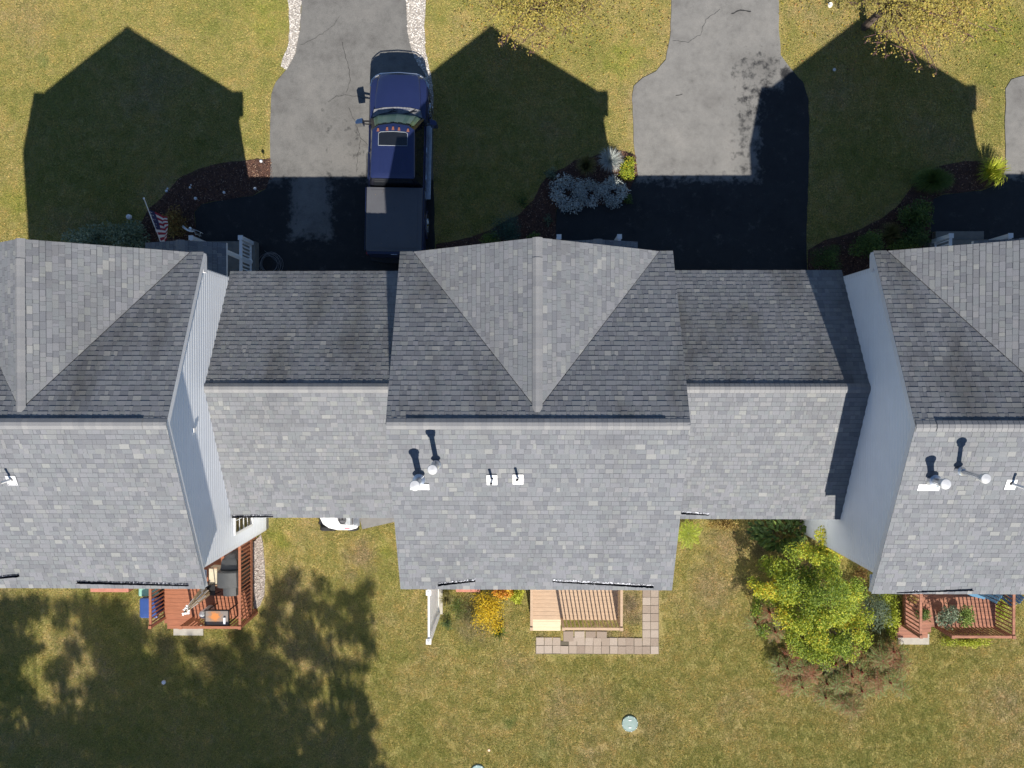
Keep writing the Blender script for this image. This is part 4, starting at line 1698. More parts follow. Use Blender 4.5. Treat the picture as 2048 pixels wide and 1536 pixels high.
# ------------------------------------------------------------------ lids, markers
def lid(px, py, r, col, label, name='septic_lid', cat='lid', h=.05):
    c = U(px, py, h)
    o = thing(name, label, cat, (c[0], c[1], 0))
    mb = MB()
    mb.lathe((c[0], c[1], -.03), [(r, 0), (r, h), (r * .97, h + .03), (r * .93, h + .035), (r * .9, h + .028), (r * .3, h + .032), (.001, h + .033)], 36)
    mb.build('cover', pmat('lid_plastic', col, .55, var=.1, scale=9), o, smooth=True)
    if r > .2:
        for k in range(8):
            a = k * PI / 4 + .2
            mb = MB()
            mb.lathe((c[0] + math.cos(a) * r * .94, c[1] + math.sin(a) * r * .94, h - .01), [(.014, 0), (.014, .025)], 6)
            mb.build('bolt', M['metal'], o)
        for s in (-1, 1):
            mb = MB()
            mb.box((c[0] - .05, c[1] + s * r * .45 - .015, h + .0), (c[0] + .05, c[1] + s * r * .45 + .015, h + .012))
            mb.build('handle', M['trim'], o)
    return o


lid(1260, 1448, .295, (.19, .28, .26), 'round pale green plastic septic cover in the back lawn')
lid(956, 1545, .27, (.24, .36, .36), 'pale blue-green round cover cut by the bottom edge')
lid(327, 1365, .075, (.75, .76, .78), 'small white cleanout cap in the tree shade of the back lawn', 'cleanout_cap', 'cap', .04)
lid(1661, 9, .085, (.78, .76, .70), 'small white cap at the top edge, left of the yellow tree', 'cleanout_cap', 'cap', .06)
lid(1669, 139, .06, (.6, .6, .57), 'small pale cap in the shadow of the right house', 'cleanout_cap', 'cap', .03)
lid(978, 1501, .05, (.8, .6, .45), 'tiny cream coloured cap on the lawn near the bottom edge', 'cleanout_cap', 'cap', .02)

# ------------------------------------------------------------------ solar globe lights
globe = pmat('frosted_globe', (.62, .66, .72), .2, var=.05)
for i, (px, py, h, r, lab) in enumerate([(522, 322, .42, .055, 'globe garden light in the sunny mulch at the driveway edge, throwing a shadow'), (510, 377, .42, .055, 'globe garden light at the shaded tip of the mulch bed beside the driveway'),
                                         (448, 385, .35, .05, 'globe garden light midway along the mulch bed, left of the driveway'), (391, 397, .38, .058, 'globe garden light at the corner where walkway and mulch meet'),
                                         (380, 375, .35, .042, 'small twin garden light in the middle of the mulch bed'), (333, 382, .35, .05, 'globe garden light at the lawn end of the mulch bed'),
                                         (258, 434, .75, .10, 'large dim gazing globe above the pale shrub, left of the flag')]):
    c = U(px, py, h)
    o = thing('garden_light', lab, 'light', (c[0], c[1], 0), 'garden lights in the mulch bed' if i < 6 else None)
    mb = MB()
    mb.tube([(c[0], c[1], -.05), (c[0], c[1], h - r * .8)], .009, 6)
    mb.lathe((c[0], c[1], h - r * 1.1), [(.025, 0), (.035, .02), (.02, .03)], 10)
    mb.build('stake', M['metal'], o)
    mb = MB()
    mb.lathe((c[0], c[1], h - r), [(r * math.sin(a), r - r * math.cos(a)) for a in [PI * k / 8 for k in range(1, 8)]], 16)
    mb.build('globe', globe, o, smooth=True)
    if i in (4, 5):
        mb = MB()
        mb.lathe((c[0] + .03, c[1] + .09, h - r), [(r * .7 * math.sin(a), r * .7 - r * .7 * math.cos(a)) for a in [PI * k / 8 for k in range(1, 8)]], 12)
        mb.build('small_globe', globe, o, smooth=True)

# ------------------------------------------------------------------ flag
fp0 = Vector((-13.156 + 1.05 + .25, 4.15, 2.35))
fp1 = U3(288, 397, 3.5)
FL = thing('flag', 'red, white and blue striped flag on a slanted pole by the portico', 'flag', tuple(fp0))
mb = MB()
mb.tube([fp0, fp1], .014, 8)
mb.lathe(fp1 - Vector((0, 0, .02)), [(.02, 0), (.035, .03), (.02, .06)], 10)
mb.build('pole', M['white_vinyl'], FL)
A_, B_, C_, D_ = fp0.lerp(fp1, .80), fp0.lerp(fp1, .08), U3(331, 474, 2.15), U3(336, 435, 2.45)
red, whi, blu = pmat('flag_red', (.33, .02, .05), .7), pmat('flag_white', (.72, .70, .72), .7, var=.03), pmat('flag_blue', (.025, .03, .11), .7)
NX, NY = 16, 13
grid = {}
for i in range(NX + 1):
    for j in range(NY * 2 + 1):
        u, v = i / NX, j / (NY * 2)
        p = A_.lerp(D_, u).lerp(B_.lerp(C_, u), v)
        p = p + Vector((0, 0, .09 * math.sin(u * 9 + v * 3) * u + .05 * math.sin(u * 5 - v * 8) - .18 * math.sin(PI * u)))
        p = p + Vector((.03 * math.sin(v * 9 + u * 4), .03 * math.sin(u * 8), 0)) * u
        grid[i, j] = p
mb = MB()
for i in range(NX):
    for j in range(NY * 2):
        st = j // 2
        mi = 2 if (i < NX * .2 and st < 7) else (0 if st % 2 == 0 else 1)
        mb.add([grid[i, j], grid[i + 1, j], grid[i + 1, j + 1], grid[i, j + 1]], [(0, 1, 2, 3)], .5, mi)
for a in range(2):
    for b_ in range(5):
        i = .4 + a * 1.3
        j = 1.2 + b_ * 2.6
        i0, j0 = int(i), int(j)
        p = grid[i0, j0].lerp(grid[i0 + 1, j0 + 1], .5)
        nrm = (grid[i0 + 1, j0] - grid[i0, j0]).cross(grid[i0, j0 + 1] - grid[i0, j0]).normalized()
        if nrm.z < 0:
            nrm = -nrm
        ex = nrm.orthogonal().normalized()
        ey = nrm.cross(ex)
        star = [p + nrm * .006 + (ex * math.cos(k * PI / 5) + ey * math.sin(k * PI / 5)) * (.022 if k % 2 == 0 else .010) for k in range(10)]
        mb.add(star, [tuple(range(10))], .5, 1)
mb.build('cloth', [red, whi, blu], FL)

# ---- wire ornament by the path
c = U3(385, 462, .6)
O_ = thing('garden_ornament', 'small white and grey curled garden ornament at the shrub edge by the walkway', 'ornament', (c.x, c.y, 0))
mb = MB()
pts = [U3(365 + t * 22, 452 + 10 * t + 3.5 * math.sin(t * 3), .55 + .15 * math.sin(t * PI)) for t in [k / 9 for k in range(10)]]
for k in range(9):
    mb.bar(pts[k], pts[k + 1] + (pts[k + 1] - pts[k]) * .1, .075 - .004 * k, .02)
mb.build('wing', M['white_vinyl'], O_)
mb = MB()
for a, b_ in (((384, 458), (396, 462)), ((396, 462), (406, 467)), ((392, 468), (402, 472)), ((388, 460), (392, 470)), ((402, 465), (399, 473)), ((380, 456), (386, 461))):
    mb.tube([U3(a[0], a[1], .5), U3(b_[0], b_[1], .35)], .014, 6)
mb.lathe(U3(382, 459, .45), [(.05, 0), (.075, .04), (.07, .1), (.03, .13)], 12)
mb.build('frame', M['metal'], O_)
mb = MB()
mb.tube([(c.x, c.y, -.02), (c.x, c.y, .45)], .012, 6)
mb.build('stem', M['metal'], O_)

# ---- coiled cable
c = U3(540, 522, .05)
mb = MB()
pts = []
for k in range(150):
    a = k * .28
    rr = .34 + .07 * math.sin(k * .061) + .03 * math.sin(k * .37)
    pts.append((c.x + math.cos(a) * rr + .05 * math.sin(k * .05), c.y - .12 + math.sin(a) * rr * 1.05, .045 + .03 * abs(math.sin(k * .13))))
pts = [tuple(U3(529, 501, .05))] + pts
mb.tube(pts, .0065, 5)
mb.build('cable', pmat('grey_cable', (.22, .22, .23), .5), None, org=(c.x, c.y, 0), label='loosely coiled thin grey cable on the asphalt beside the stoop', cat='cable')

# ------------------------------------------------------------------ ride-on mower and board behind the left garage
mc_ = U3(684, 1030, .5)
MW = thing('ride_on_mower', 'white ride-on mower with red lettering marks, half under the garage eave', 'mower', (mc_.x, mc_.y, 0))
X = lambda px, py, z: U3(px, py, z)
mb = MB()
outl = [(640, 1012), (640, 1036), (646, 1048), (658, 1056), (676, 1060), (700, 1060), (714, 1056), (719, 1048), (719, 1012), (700, 1004), (655, 1004)]
hi = [(646, 1012), (646, 1034), (652, 1045), (663, 1051), (678, 1054), (700, 1054), (712, 1050), (714, 1044), (714, 1012), (700, 1008), (658, 1008)]
mb.loft([[tuple(X(x, y, .30)) for x, y in outl], [tuple(X(x, y, .52)) for x, y in outl], [tuple(X(x, y, .60)) for x, y in hi]])
mb.build('body', M['white_vinyl'], MW)
mb = MB()
mb.loft([[tuple(X(x, y, .602)) for x, y in ((674, 1010), (675, 1040), (681, 1049), (706, 1050), (710, 1040), (710, 1010))], [tuple(X(x, y, .612)) for x, y in ((676, 1012), (677, 1039), (683, 1047), (705, 1048), (708, 1039), (708, 1012))]])
mb.build('footwell', pmat('dark_grey_plastic', (.10, .10, .11), .6), MW)
mb = MB()
ctr = X(685, 1040, .85)
mb.tube([ctr + Vector((math.cos(a) * .13, math.sin(a) * .13, math.cos(a) * .03)) for a in [k * PI / 8 for k in range(17)]], .013, 6, cap=False)
mb.bar(ctr + Vector((-.12, 0, 0)), ctr + Vector((.12, 0, 0)), .03, .015)
mb.tube([ctr, ctr + Vector((-.08, 0, -.28))], .02, 6)
mb.build('steering_wheel', M['black'], MW)
mb = MB()
a, b_ = X(689, 1036, .8), X(700, 1050, .8)
mb.box((a.x, b_.y, .62), (b_.x, a.y + .15, .74))
mb.box((b_.x - .03, b_.y, .74), (b_.x + .05, a.y + .15, 1.0))
mb.build('seat', pmat('pale_grey_vinyl', (.42, .44, .46), .5), MW, bevel=.03)
mb = MB()
a, b_ = X(707, 1041, .7), X(719, 1052, .7)
for k in range(6):
    mb.box((a.x + k * .036, b_.y, .60), (a.x + k * .036 + .018, a.y + .1, .70))
mb.build('engine_grille', M['metal'], MW)
mb = MB()
a, b_ = X(688, 1056, .62), X(699, 1058, .62)
mb.box((a.x, b_.y - .0, .565), (b_.x, a.y + .02, .585))
mb.build('side_badge', pmat('red_badge', (.45, .02, .06), .5), MW)
for (px, py) in ((652, 1056), (706, 1056), (652, 1012), (706, 1012)):
    w = X(px, py, .2)
    mb = MB()
    mb.lathe((w.x, w.y - .07, .2), [(.19, 0), (.21, .03), (.21, .11), (.19, .14)], 18, axis=(0, 1, 0))
    wh = mb.build('wheel', M['rubber'], MW)
mb = MB()
mb.loft([[tuple(X(x, y, .12)) for x, y in ((636, 1046), (648, 1062), (672, 1062), (672, 1040), (640, 1036))], [tuple(X(x, y, .22)) for x, y in ((638, 1047), (649, 1060), (671, 1061), (671, 1040), (641, 1037))]])
mb.build('cutting_deck', M['black'], MW)
a, b_ = X(722, 1047, .12), X(796, 1030, .12)
mb = MB()
mb.bar(a, b_, .42, .04)
mb.build('ramp_board', pmat('grey_weathered_board', (.17, .165, .16), .7), None, org=(a.x, a.y, 0), label='weathered grey board lying behind the mower', cat='board')

def add_leaf(mb, p, d, n, L, W, tone):
    """a folded leaf from p along d with normal n"""
    s = d.cross(n)
    if s.length < 1e-5:
        return
    s.normalize()
    n2 = s.cross(d).normalized()
    b = p + d * L * .5 - n2 * L * .06
    mb.add([p, b + s * W * .5 + n2 * W * .12, p + d * L - n2 * L * .12, b - s * W * .5 + n2 * W * .12], [(0, 1, 2), (0, 2, 3)], tone)


# ------------------------------------------------------------------ pickup truck
def build_truck():
    c = (-4.345, 7.29, 0)
    T = thing('pickup_truck', 'dark blue crew cab pickup truck with grey bed cover parked on the left driveway', 'truck', c, rot=-.022, local=True)
    paint = pmat('navy_paint', (.015, .023, .080), .32, var=.04, coat=.5, spec=.5)
    m = paint

    def sec(w, zt, zb=.42, crown=.02, sh=.08):
        return [(-w * .93, zb), (-w * .99, zb + .12), (-w, .85), (-w * .995, zt - sh), (-w * .955, zt - .015), (-w * .87, zt), (0, zt + crown), (w * .87, zt), (w * .955, zt - .015), (w * .995, zt - sh), (w, .85), (w * .99, zb + .12), (w * .93, zb)]
    st = [(3.12, .70, .96, .5), (3.08, .82, 1.02, .45), (2.95, .94, 1.07, .42), (2.75, 1.005, 1.10, .42), (2.3, 1.015, 1.13, .42), (1.85, 1.0, 1.155, .42), (1.2, .985, 1.18, .42), (0, .985, 1.19, .42), (-.80, .985, 1.19, .42)]
    mb = MB()
    mb.loft([[(x, y, z) for x, z in sec(w, zt, zb)] for y, w, zt, zb in st])
    mb.build('body', m, T, smooth=True)
    # hood with raised centre
    mb = MB()
    hs = [(3.145, .60, 1.03), (3.10, .68, 1.10), (2.9, .735, 1.165), (2.4, .78, 1.215), (1.86, .80, 1.245)]
    mb.loft([[(-w, y, zt - .10), (-w * .985, y, zt - .035), (-w * .93, y, zt), (-w * .62, y, zt + .008), (-w * .55, y, zt + .026), (0, y, zt + .038), (w * .55, y, zt + .026), (w * .62, y, zt + .008), (w * .93, y, zt), (w * .985, y, zt - .035), (w, y, zt - .10)] for y, w, zt in hs])
    mb.build('hood', m, T, smooth=True)
    mb = MB()
    for s in (-1, 1):
        mb.lathe((s * .16, 2.2, 1.262), [(.012, 0), (.012, .006), (.004, .01)], 8)
    hw = mb
    # chrome trim round the nose
    nose = [(-.98, 2.72, 1.0), (-.93, 2.95, 1.0), (-.80, 3.09, 1.0), (-.62, 3.15, 1.06), (0, 3.19, 1.07), (.62, 3.15, 1.06), (.80, 3.09, 1.0), (.93, 2.95, 1.0), (.98, 2.72, 1.0)]
    mb = MB()
    mb.tube([(x * 1.01, y + .0, z + .045) for x, y, z in nose], .017, 8)
    mb.build('nose_trim', M['chrome'], T, smooth=True)
    mb = MB()
    for k in range(5):
        mb.box((-.66, 3.12, .62 + k * .085), (.66, 3.17, .62 + k * .085 + .05))
    mb.box((-.7, 3.06, .58), (.7, 3.12, 1.03))
    mb.build('grille', M['chrome'], T)
    for s in (-1, 1):
        mb = MB()
        mb.loft([[(s * .72, 3.13, z), (s * .86, 3.06, z), (s * .95, 2.92, z), (s * .92, 2.88, z), (s * .72, 3.02, z)] for z in (.78, 1.0)])
        mb.build('headlight', pmat('headlight_lens', (.5, .52, .55), .1), T)
    mb = MB()
    mb.loft([[(x, y, z) for x, y in ((-1.0, 2.75), (-.98, 3.0), (-.85, 3.17), (0, 3.25), (.85, 3.17), (.98, 3.0), (1.0, 2.75), (.9, 2.75), (-.9, 2.75))] for z in (.38, .62)])
    mb.build('front_bumper', M['chrome'], T)
    # cowl
    mb = MB()
    mb.loft([[(-.86, 1.60, 1.20), (-.80, 1.86, 1.235), (-.45, 1.93, 1.25), (0, 1.95, 1.26), (.45, 1.93, 1.25), (.80, 1.86, 1.235), (.86, 1.60, 1.20), (0, 1.70, 1.20)],
             [(-.86, 1.60, 1.235), (-.80, 1.85, 1.262), (-.45, 1.92, 1.278), (0, 1.94, 1.288), (.45, 1.92, 1.278), (.80, 1.85, 1.262), (.86, 1.60, 1.235), (0, 1.70, 1.25)]])
    mb.build('cowl', pmat('sun_faded_cowl', (.17, .175, .19), .6, var=.3, scale=14), T)
    # greenhouse
    def ring(f):   # f 0 = belt, 1 = roof edge ; plan outline
        zb, ztp = 1.17, 1.90
        z = zb + (ztp - zb) * f
        wf, wr = .93 + (.70 - .93) * f, .93 + (.73 - .93) * f
        yf, yr_ = 1.74 + (1.10 - 1.74) * f, -.80 + (-.66 + .80) * f
        return [(-wf, yf - .16, z), (-wf * .72, yf - .02, z), (0, yf + .05, z), (wf * .72, yf - .02, z), (wf, yf - .16, z), (wr, yr_ + .05, z), (wr * .94, yr_, z), (-wr * .94, yr_, z), (-wr, yr_ + .05, z)]
    mb = MB()
    mb.loft([ring(0), ring(1)])
    mb.build('cab', pmat('dark_cab_trim', (.012, .013, .02), .25), T)

    def inter(a, b, t):
        return tuple(a[i] + (b[i] - a[i]) * t for i in range(3))
    r0, r1 = ring(.05), ring(.95)
    out = .012
    # windshield as curved pane
    mb = MB()
    lo = [inter(r0[0], r0[1], .35), r0[1], r0[2], r0[3], inter(r0[4], r0[3], .35)]
    hi = [inter(r1[0], r1[1], .45), r1[1], r1[2], r1[3], inter(r1[4], r1[3], .45)]
    mv = lambda p: (p[0], p[1] + out, p[2] + out)
    mb.add([mv(p) for p in lo] + [mv(p) for p in hi], [(i, i + 5, i + 6, i + 1) for i in range(4)])
    wsm, n, l, b = mk('windshield_glass')
    b.inputs['Base Color'].default_value = (.02, .03, .03, 1)
    b.inputs['Roughness'].default_value = .03
    tr = n.new('ShaderNodeBsdfTransparent')
    tr.inputs[0].default_value = (.82, .90, .85, 1)
    ms = n.new('ShaderNodeMixShader')
    ms.inputs[0].default_value = .12
    l.new(tr.outputs[0], ms.inputs[1])
    l.new(b.outputs[0], ms.inputs[2])
    l.new(ms.outputs[0], n['Material Output'].inputs[0])
    mb.build('windshield', wsm, T)
    # folded sun shade; its pale green stands in for sky and tree reflections
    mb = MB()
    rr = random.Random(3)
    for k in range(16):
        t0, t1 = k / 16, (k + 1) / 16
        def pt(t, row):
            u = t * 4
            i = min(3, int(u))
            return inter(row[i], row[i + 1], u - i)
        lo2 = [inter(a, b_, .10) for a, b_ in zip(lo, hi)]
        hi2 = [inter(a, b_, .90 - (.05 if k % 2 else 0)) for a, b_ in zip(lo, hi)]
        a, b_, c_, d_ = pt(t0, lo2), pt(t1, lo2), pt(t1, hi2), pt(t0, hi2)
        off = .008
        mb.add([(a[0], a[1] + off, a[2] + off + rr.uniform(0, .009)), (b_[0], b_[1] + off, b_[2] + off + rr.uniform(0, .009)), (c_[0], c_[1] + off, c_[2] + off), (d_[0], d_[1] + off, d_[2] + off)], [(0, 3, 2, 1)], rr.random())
    SHADE_MAT = tone_mat('glare_tinted_shade', [(0, (.36, .46, .42)), (.5, (.62, .76, .68)), (1, (.85, .90, .84))], rough=.38)
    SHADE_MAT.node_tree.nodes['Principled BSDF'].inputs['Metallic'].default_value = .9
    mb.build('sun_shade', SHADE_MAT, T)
    # side and rear glass
    for s, (a0, a1_, b0, b1) in ((1, (r0[4], r0[5], r1[4], r1[5])), (-1, (r0[0], r0[8], r1[0], r1[8]))):
        for (t0, t1) in ((.06, .42), (.46, .88)):
            q = [inter(a0, a1_, t0 + (.0 if t0 > .1 else .0)), inter(a0, a1_, t1), inter(b0, b1, t1), inter(b0, b1, t0)]
            mb = MB()
            mb.add([(p[0] + s * out, p[1], p[2]) for p in q], [(0, 1, 2, 3) if s > 0 else (3, 2, 1, 0)])
            mb.build('side_window', M['glass_dark'], T)
    q = [inter(r0[6], r0[7], .06), inter(r0[6], r0[7], .94), inter(r1[6], r1[7], .94), inter(r1[6], r1[7], .06)]
    mb = MB()
    mb.add([(p[0], p[1] - out, p[2] + out) for p in q], [(0, 1, 2, 3)])
    mb.build('rear_window', M['glass_dark'], T)
    # roof
    mb = MB()
    rings = []
    for z, k in ((1.885, 1.03), (1.925, 1.0), (1.95, .93), (1.962, .8)):
        rr_ = ring(1)
        rings.append([(x * k, (y - .22) * (k if k < 1 else 1.01) + .22, z) for x, y, _ in rr_])
    mb.loft(rings)
    rf = mb.build('roof', m, T, smooth=True)
    for x in (-.42, -.28, -.14, 0, .14, .28, .42):
        mb = MB()
        mb.box((x - .035, -.52, 1.958), (x + .035, .28, 1.968))
        mb.build('roof_rib', m, rf, bevel=.004)
    mb = MB()
    mb.prism([(-.47, .42), (-.47, .80), (-.40, .84), (0, .86), (.40, .84), (.47, .80), (.47, .42)], 1.955, 1.972)
    sr = mb.build('sunroof', M['glass_dark'], rf, bevel=.006)
    mb = MB()
    pts = [(-.485, .405, 1.972), (-.485, .81, 1.972), (-.41, .855, 1.972), (0, .877, 1.972), (.41, .855, 1.972), (.485, .81, 1.972), (.485, .405, 1.972), (-.485, .405, 1.972)]
    mb.tube(pts, .009, 6)
    mb.build('seal', pmat('grey_seal', (.3, .33, .36), .5), sr)
    for x in (-.50, -.20, 0, .20, .50):
        mb = MB()
        yy = .99 - abs(x) * .12
        mb.loft([[(x - .045, yy - .06, z), (x + .045, yy - .06, z), (x + .03 * k, yy + .06 * k, z), (x - .03 * k, yy + .06 * k, z)] for z, k in ((1.945, 1), (1.985, .7))])
        mb.build('cab_light', pmat('amber_lens', (.24, .10, .065), .25), rf)
    # wipers
    for x0, x1 in ((-.62, -.02), (.08, .68)):
        mb = MB()
        mb.bar((x0, 1.68, 1.26), (x1, 1.80, 1.285), .022, .02)
        mb.bar((x1 - .05, 1.86, 1.28), ((x0 + x1) / 2, 1.74, 1.275), .02, .015)
        mb.build('wiper', M['black'], T)
    # door lines / handles
    for s in (-1, 1):
        for (ya, yb__) in ((1.38, .42), (.40, -.52)):
            mb = MB()
            mb.box((min(s * .978, s * .996), yb__ + .01, .58), (max(s * .978, s * .996), ya - .01, 1.13))
            d = mb.build('door', m, T, bevel=.01)
            mb = MB()
            mb.box((min(s * .995, s * 1.02), yb__ + .06, 1.02), (max(s * .995, s * 1.02), yb__ + .22, 1.05))
            mb.build('handle', M['chrome'], d)
        mb = MB()
        mb.box((min(s * .93, s * 1.10), -1.0, .42), (max(s * .93, s * 1.10), 1.75, .46))
        mb.build('running_board', M['metal'], T, bevel=.012)
        # towing mirror
        mb = MB()
        mb.bar((s * .90, 1.46, 1.22), (s * 1.20, 1.43, 1.30), .045, .04)
        mb.bar((s * .90, 1.36, 1.18), (s * 1.20, 1.37, 1.22), .035, .03)
        ar = mb.build('mirror_arm', M['black'], T)
        mb = MB()
        mb.loft([[(s * 1.15, 1.31, z0), (s * 1.15, 1.49, z0), (s * 1.35, 1.44, z0), (s * 1.40, 1.34, z0), (s * 1.37, 1.28, z0)] for z0 in (1.08, 1.46)])
        mb.build('mirror_housing', M['chrome'] if s < 0 else m, ar, bevel=.015)
        for yw in (2.18, -1.92):
            mb = MB()
            mb.lathe((s * .78, yw, .42), [(.40, 0), (.42, .03), (.425, .10), (.425, .18), (.40, .23), (.26, .235)], 28, axis=(s, 0, 0))
            wl_ = mb.build('wheel', M['rubber'], T, smooth=True)
            mb = MB()
            mb.lathe((s * 1.0, yw, .42), [(.255, 0), (.25, .02), (.19, .012), (.08, .03), (.05, .05)], 20, axis=(s, 0, 0))
            for k in range(8):
                a = k * PI / 4
                mb.bar((s * 1.02, yw + math.cos(a) * .06, .42 + math.sin(a) * .06), (s * 1.02, yw + math.cos(a) * .24, .42 + math.sin(a) * .24), .05, .02)
            mb.build('rim', M['chrome'], wl_)
            mb = MB()
            arc = [(s * 1.005, yw + math.cos(a) * .48, .42 + math.sin(a) * .48) for a in [PI * k / 10 for k in range(11)]]
            mb.tube(arc, .03, 6)
            mb.build('wheel_arch', m, T)
    # bed
    mb = MB()
    bs = [(-.84, .985), (-1.2, .99), (-2.8, .99), (-3.0, .97), (-3.08, .93)]
    mb.loft([[(x, y, z) for x, z in ((-w * .95, .45), (-w, .62), (-w * 1.0, 1.1), (-w * .985, 1.36), (-w * .95, 1.40), (w * .95, 1.40), (w * .985, 1.36), (w * 1.0, 1.1), (w, .62), (w * .95, .45))] for y, w in bs])
    bed = mb.build('bed', m, T, smooth=True)
    cov = pmat('grey_bed_cover', (.085, .088, .100), .55, var=.06, scale=2, fine=.06, fscale=60)
    mb = MB()
    mb.loft([[(-w, -.85 + q, z), (w, -.85 + q, z), (w, -2.96 - q, z), (w * .97, -3.03 - q, z), (-w * .97, -3.03 - q, z), (-w, -2.96 - q, z)] for w, q, z in ((.955, 0, 1.402), (.955, 0, 1.432), (.94, -.012, 1.44))])
    tc = mb.build('bed_cover', cov, T)
    mb = MB()
    mb.box((-.80, -2.92, 1.441), (.80, -.93, 1.452))
    mb.build('cover_panel', cov, tc, bevel=.004)
    rq = random.Random(8)
    mb = MB()
    for _ in range(14):
        add_leaf(mb, Vector((rq.uniform(-.75, .75), rq.uniform(-2.8, -1.0), 1.458)), Vector((rq.uniform(-1, 1), rq.uniform(-1, 1), .05)).normalized(), Vector((0, 0, 1)), .035, .02, rq.random())
    mb.build('leaf_litter', tone_mat('dead_leaf', [(0, (.02, .015, .01)), (1, (.30, .22, .12))]), tc, kind='stuff')
    mb = MB()
    for s in (-1, 1):
        mb.box((min(s * .985, s * 1.0), -3.0, 1.385), (max(s * .985, s * 1.0), -.86, 1.41))
    mb.box((-.93, -3.115, .62), (.93, -3.075, 1.37))
    mb.build('tailgate', m, T)
    mb = MB()
    mb.loft([[(-.95, -3.10, z), (.95, -3.10, z), (.93, -3.24, z), (.5, -3.30, z), (-.5, -3.30, z), (-.93, -3.24, z)] for z in (.46, .62)])
    bp = mb.build('rear_bumper', M['black'], T)
    mb = MB()
    mb.box((-.10, -3.13, 1.32), (.12, -3.11, 1.37))
    mb.build('tailgate_badge', M['metal'], T)
    for s in (-1, 1):
        mb = MB()
        mb.box((min(s * .88, s * .975), -3.105, .85), (max(s * .88, s * .975), -3.04, 1.28))
        mb.build('tail_light', pmat('red_lens', (.3, .01, .01), .25), T)
    return T


build_truck()

# ------------------------------------------------------------------ stones and mulch
def scatter_in(poly, n, rr):
    xs = [p[0] for p in poly]
    ys = [p[1] for p in poly]
    out = []
    x0, x1, y0, y1 = min(xs), max(xs), min(ys), max(ys)
    tries = 0
    while len(out) < n and tries < n * 20:
        tries += 1
        x, y = rr.uniform(x0, x1), rr.uniform(y0, y1)
        if in_poly(x, y, poly):
            out.append((x, y))
    return out


def rocks(name, poly, n, mat, size, z, seed, label=None):
    rr = random.Random(seed)
    mb = MB()
    for x, y in scatter_in(poly, n, rr):
        s = size * rr.uniform(.6, 1.35)
        a, b, c = s * rr.uniform(.7, 1.2), s * rr.uniform(.6, 1), s * rr.uniform(.4, .8)
        ro = Matrix.Rotation(rr.uniform(0, 6.3), 4, 'Z') @ Matrix.Rotation(rr.uniform(-.5, .5), 4, 'X')
        mt = Matrix.Translation((x, y, z + c * .3)) @ ro
        vs = [mt @ Vector(v) for v in ((a, 0, 0), (a * .3, b, 0), (-a, b * .4, 0), (-a * .6, -b, 0), (a * .5, -b * .8, 0), (a * .3, b * .1, c), (-a * .3, -b * .1, c * .9))]
        mb.add(vs, [(0, 1, 5), (1, 2, 6), (1, 6, 5), (2, 3, 6), (3, 4, 6), (4, 5, 6), (4, 0, 5)], rr.random())
    return mb.build(name, mat, kind='stuff', label=label)


gravel_mat = tone_mat('white_gravel', [(0, (.30, .27, .24)), (.4, (.55, .51, .47)), (1, (.80, .77, .73))], rough=.85, fine=.1)
pink_gravel = tone_mat('pink_grey_gravel', [(0, (.24, .20, .18)), (.5, (.40, .34, .31)), (1, (.60, .54, .50))], rough=.85, fine=.1)
GP1 = pxpoly([(578, -180), (604, -180), (604, 0), (600, 60), (592, 105), (574, 140), (562, 133), (566, 118), (577, 95), (581, 50), (576, 0)])
GP2 = pxpoly([(812, -180), (852, -180), (852, 0), (849, 60), (851, 105), (862, 150), (866, 190), (867, 230), (860, 200), (850, 150), (842, 138), (824, 105), (815, 60), (812, 0)])
GP3 = pxpoly([(507, 1085), (523, 1068), (527, 1100), (531, 1150), (529, 1190), (520, 1212), (507, 1220)])
gbase = pmat('gravel_bed', (.34, .31, .28), .95, fine=.3, fscale=30)
for i, (p, m_, n_) in enumerate(((GP1, gravel_mat, 1500), (GP2, gravel_mat, 2400), (GP3, pink_gravel, 900))):
    pw = wobble(p, .2, .04, 20 + i)
    flat_thing(pw, -.1, .036, 'gravel_bed', gbase)
    rocks('gravel', pw, n_, m_, .024, .036, 50 + i)

MU1 = pxpoly([(543, 317), (515, 318), (490, 321), (450, 324), (405, 335), (365, 352), (338, 378), (320, 398), (300, 415), (285, 440), (262, 470), (262, 500), (402, 500), (392, 455), (389, 425), (401, 408), (430, 402), (505, 391), (532, 377), (544, 355)])
MU2 = pxpoly([(1272, 312), (1240, 300), (1215, 303), (1150, 322), (1105, 345), (1082, 372), (1066, 400), (1040, 428), (1010, 445), (975, 462), (920, 478), (872, 488), (872, 520), (1112, 520), (1112, 417), (1180, 412), (1257, 404), (1263, 371), (1277, 350)])
MU3 = pxpoly([(2012, 333), (1985, 325), (1930, 322), (1870, 335), (1830, 365), (1800, 405), (1760, 440), (1700, 466), (1650, 480), (1617, 500), (1614, 560), (1700, 560), (1864, 505), (1862, 440), (1867, 397), (1886, 389), (1960, 381), (2002, 365)])
mulch_mat = tone_mat('wood_mulch', [(0, (.06, .032, .025)), (.4, (.135, .070, .048)), (.75, (.24, .13, .085)), (1, (.42, .30, .22))], rough=.9, fine=.1)
mbase = pmat('mulch_bed', (.075, .038, .028), .95, fine=.35, fscale=26, var=.3)
